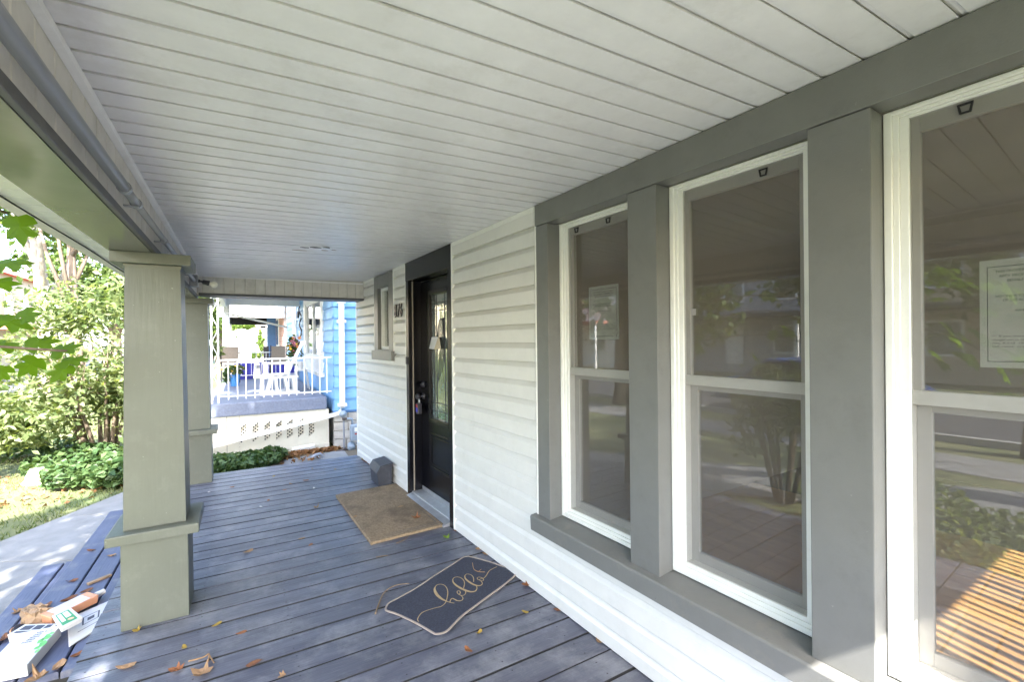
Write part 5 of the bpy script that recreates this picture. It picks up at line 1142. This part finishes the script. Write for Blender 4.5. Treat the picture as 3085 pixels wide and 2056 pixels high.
for b in BR:
    for _ in range(8 if b[2][1] > 2 else 44):
        t = random.uniform(.2, 1.0); a, m_, e = [Vector(x) for x in b]; p = a.lerp(m_, t*2) if t < .5 else m_.lerp(e, t*2-1)
        if p.y > 2.35 and p.x > -1.25: continue
        LEAVES.append((tuple(p+Vector((random.uniform(-.16, .16), random.uniform(-.2, .2), random.uniform(-.2, .12)))), random.uniform(.09, .14), (random.uniform(-.5, .5), random.uniform(-.9, .1), random.uniform(.3, 1)), (random.uniform(-1, 1), random.uniform(-1, 1), random.uniform(-.9, .2))))
for i, (c, s, nn, dd) in enumerate(LEAVES):
    V, F = lobed_leaf(c, s, nn, dd); MB().add(V, F).build('leaf', 'leaf_mulberry', sp)

tree('street_tree', 'tall maple with pale trunk rising behind the shrub', (-5.6, 21.8, GZ), 6.2, .24, [((-6.5, 21, 8.2), (3.4, 3.2, 2.6), 84, 55, .38), ((-4.0, 23, 6.6), (2.4, 2.4, 1.6), 44, 55, .34)], .15, 'leaf_tree', 'barkpale', 'street trees', lean=(-.5, .3), limbs=7)
tree('street_tree', 'dark trunked tree farther along the lawn behind the shrub', (-4.25, 18.6, GZ), 5.0, .17, [((-4.6, 18.6, 6.2), (2.0, 2.0, 1.5), 48, 55, .3), ((-3.3, 19.0, 5.2), (1.4, 1.4, .9), 20, 45, .26)], .12, 'leaf_tree', 'bark', 'street trees', limbs=6)
tree('street_tree', 'broad tree on the lawn toward the road', (-7.4, 9.5, GZ), 3.4, .22, [((-7.9, 8.6, 3.6), (2.0, 3.2, 2.4), 80, 60, .32)], .13, 'leaf_tree', 'bark', 'street trees', limbs=8)
tree('street_tree', 'tall tree over the porch roof that dapples walk and houses', (-4.9, -.8, GZ), 5.2, .26, [((-.7, 1.5, 6.8), (1.7, 2.8, 1.2), 70, 55, .30), ((.7, 3.2, 6.7), (1.1, 1.7, 1.0), 50, 60, .28), ((-2.8, -2.1, 6.6), (2.0, 2.2, 1.2), 84, 56, .30), ((-6.5, -2.5, 6.2), (2.2, 2.6, 1.3), 34, 50, .3)], .15, 'leaf_tree', 'bark', 'street trees', limbs=12)
tree('street_tree', 'slim tree by the road opposite the windows', (-7.5, 1.2, GZ), 3.6, .13, [((-7.6, 1.6, 3.6), (1.6, 2.0, 1.9), 50, 50, .28)], .12, 'leaf_tree', 'bark', 'street trees', limbs=8)
tree('street_tree', 'far dense tree across the road at the left', (-16.8, 30, GZ), 4, .3, [((-16.5, 30, 6.0), (4.2, 4.2, 3.8), 120, 60, .5)], .24, 'leaf_tree', 'bark', 'street trees', limbs=6)
tree('street_tree', 'distant tree at the end of the lawn', (-6.8, 38, GZ), 4, .3, [((-6.8, 38, 6.0), (3.8, 3.8, 3.4), 110, 60, .5)], .24, 'leaf_tree', 'bark', 'street trees', limbs=6)
tree('street_tree', 'tree across the road reflected in the middle window', (-17.6, 7.0, GZ), 3.6, .25, [((-17.6, 7.0, 5.2), (2.8, 3.2, 2.6), 90, 60, .4)], .2, 'leaf_tree', 'bark', 'street trees', limbs=6)
tree('street_tree', 'far tree standing behind the ivy porch', (-1.6, 52, GZ), 4, .3, [((-1.6, 52, 6.0), (5, 5, 4), 110, 60, .6)], .3, 'leaf_tree', 'bark', 'street trees', limbs=6)
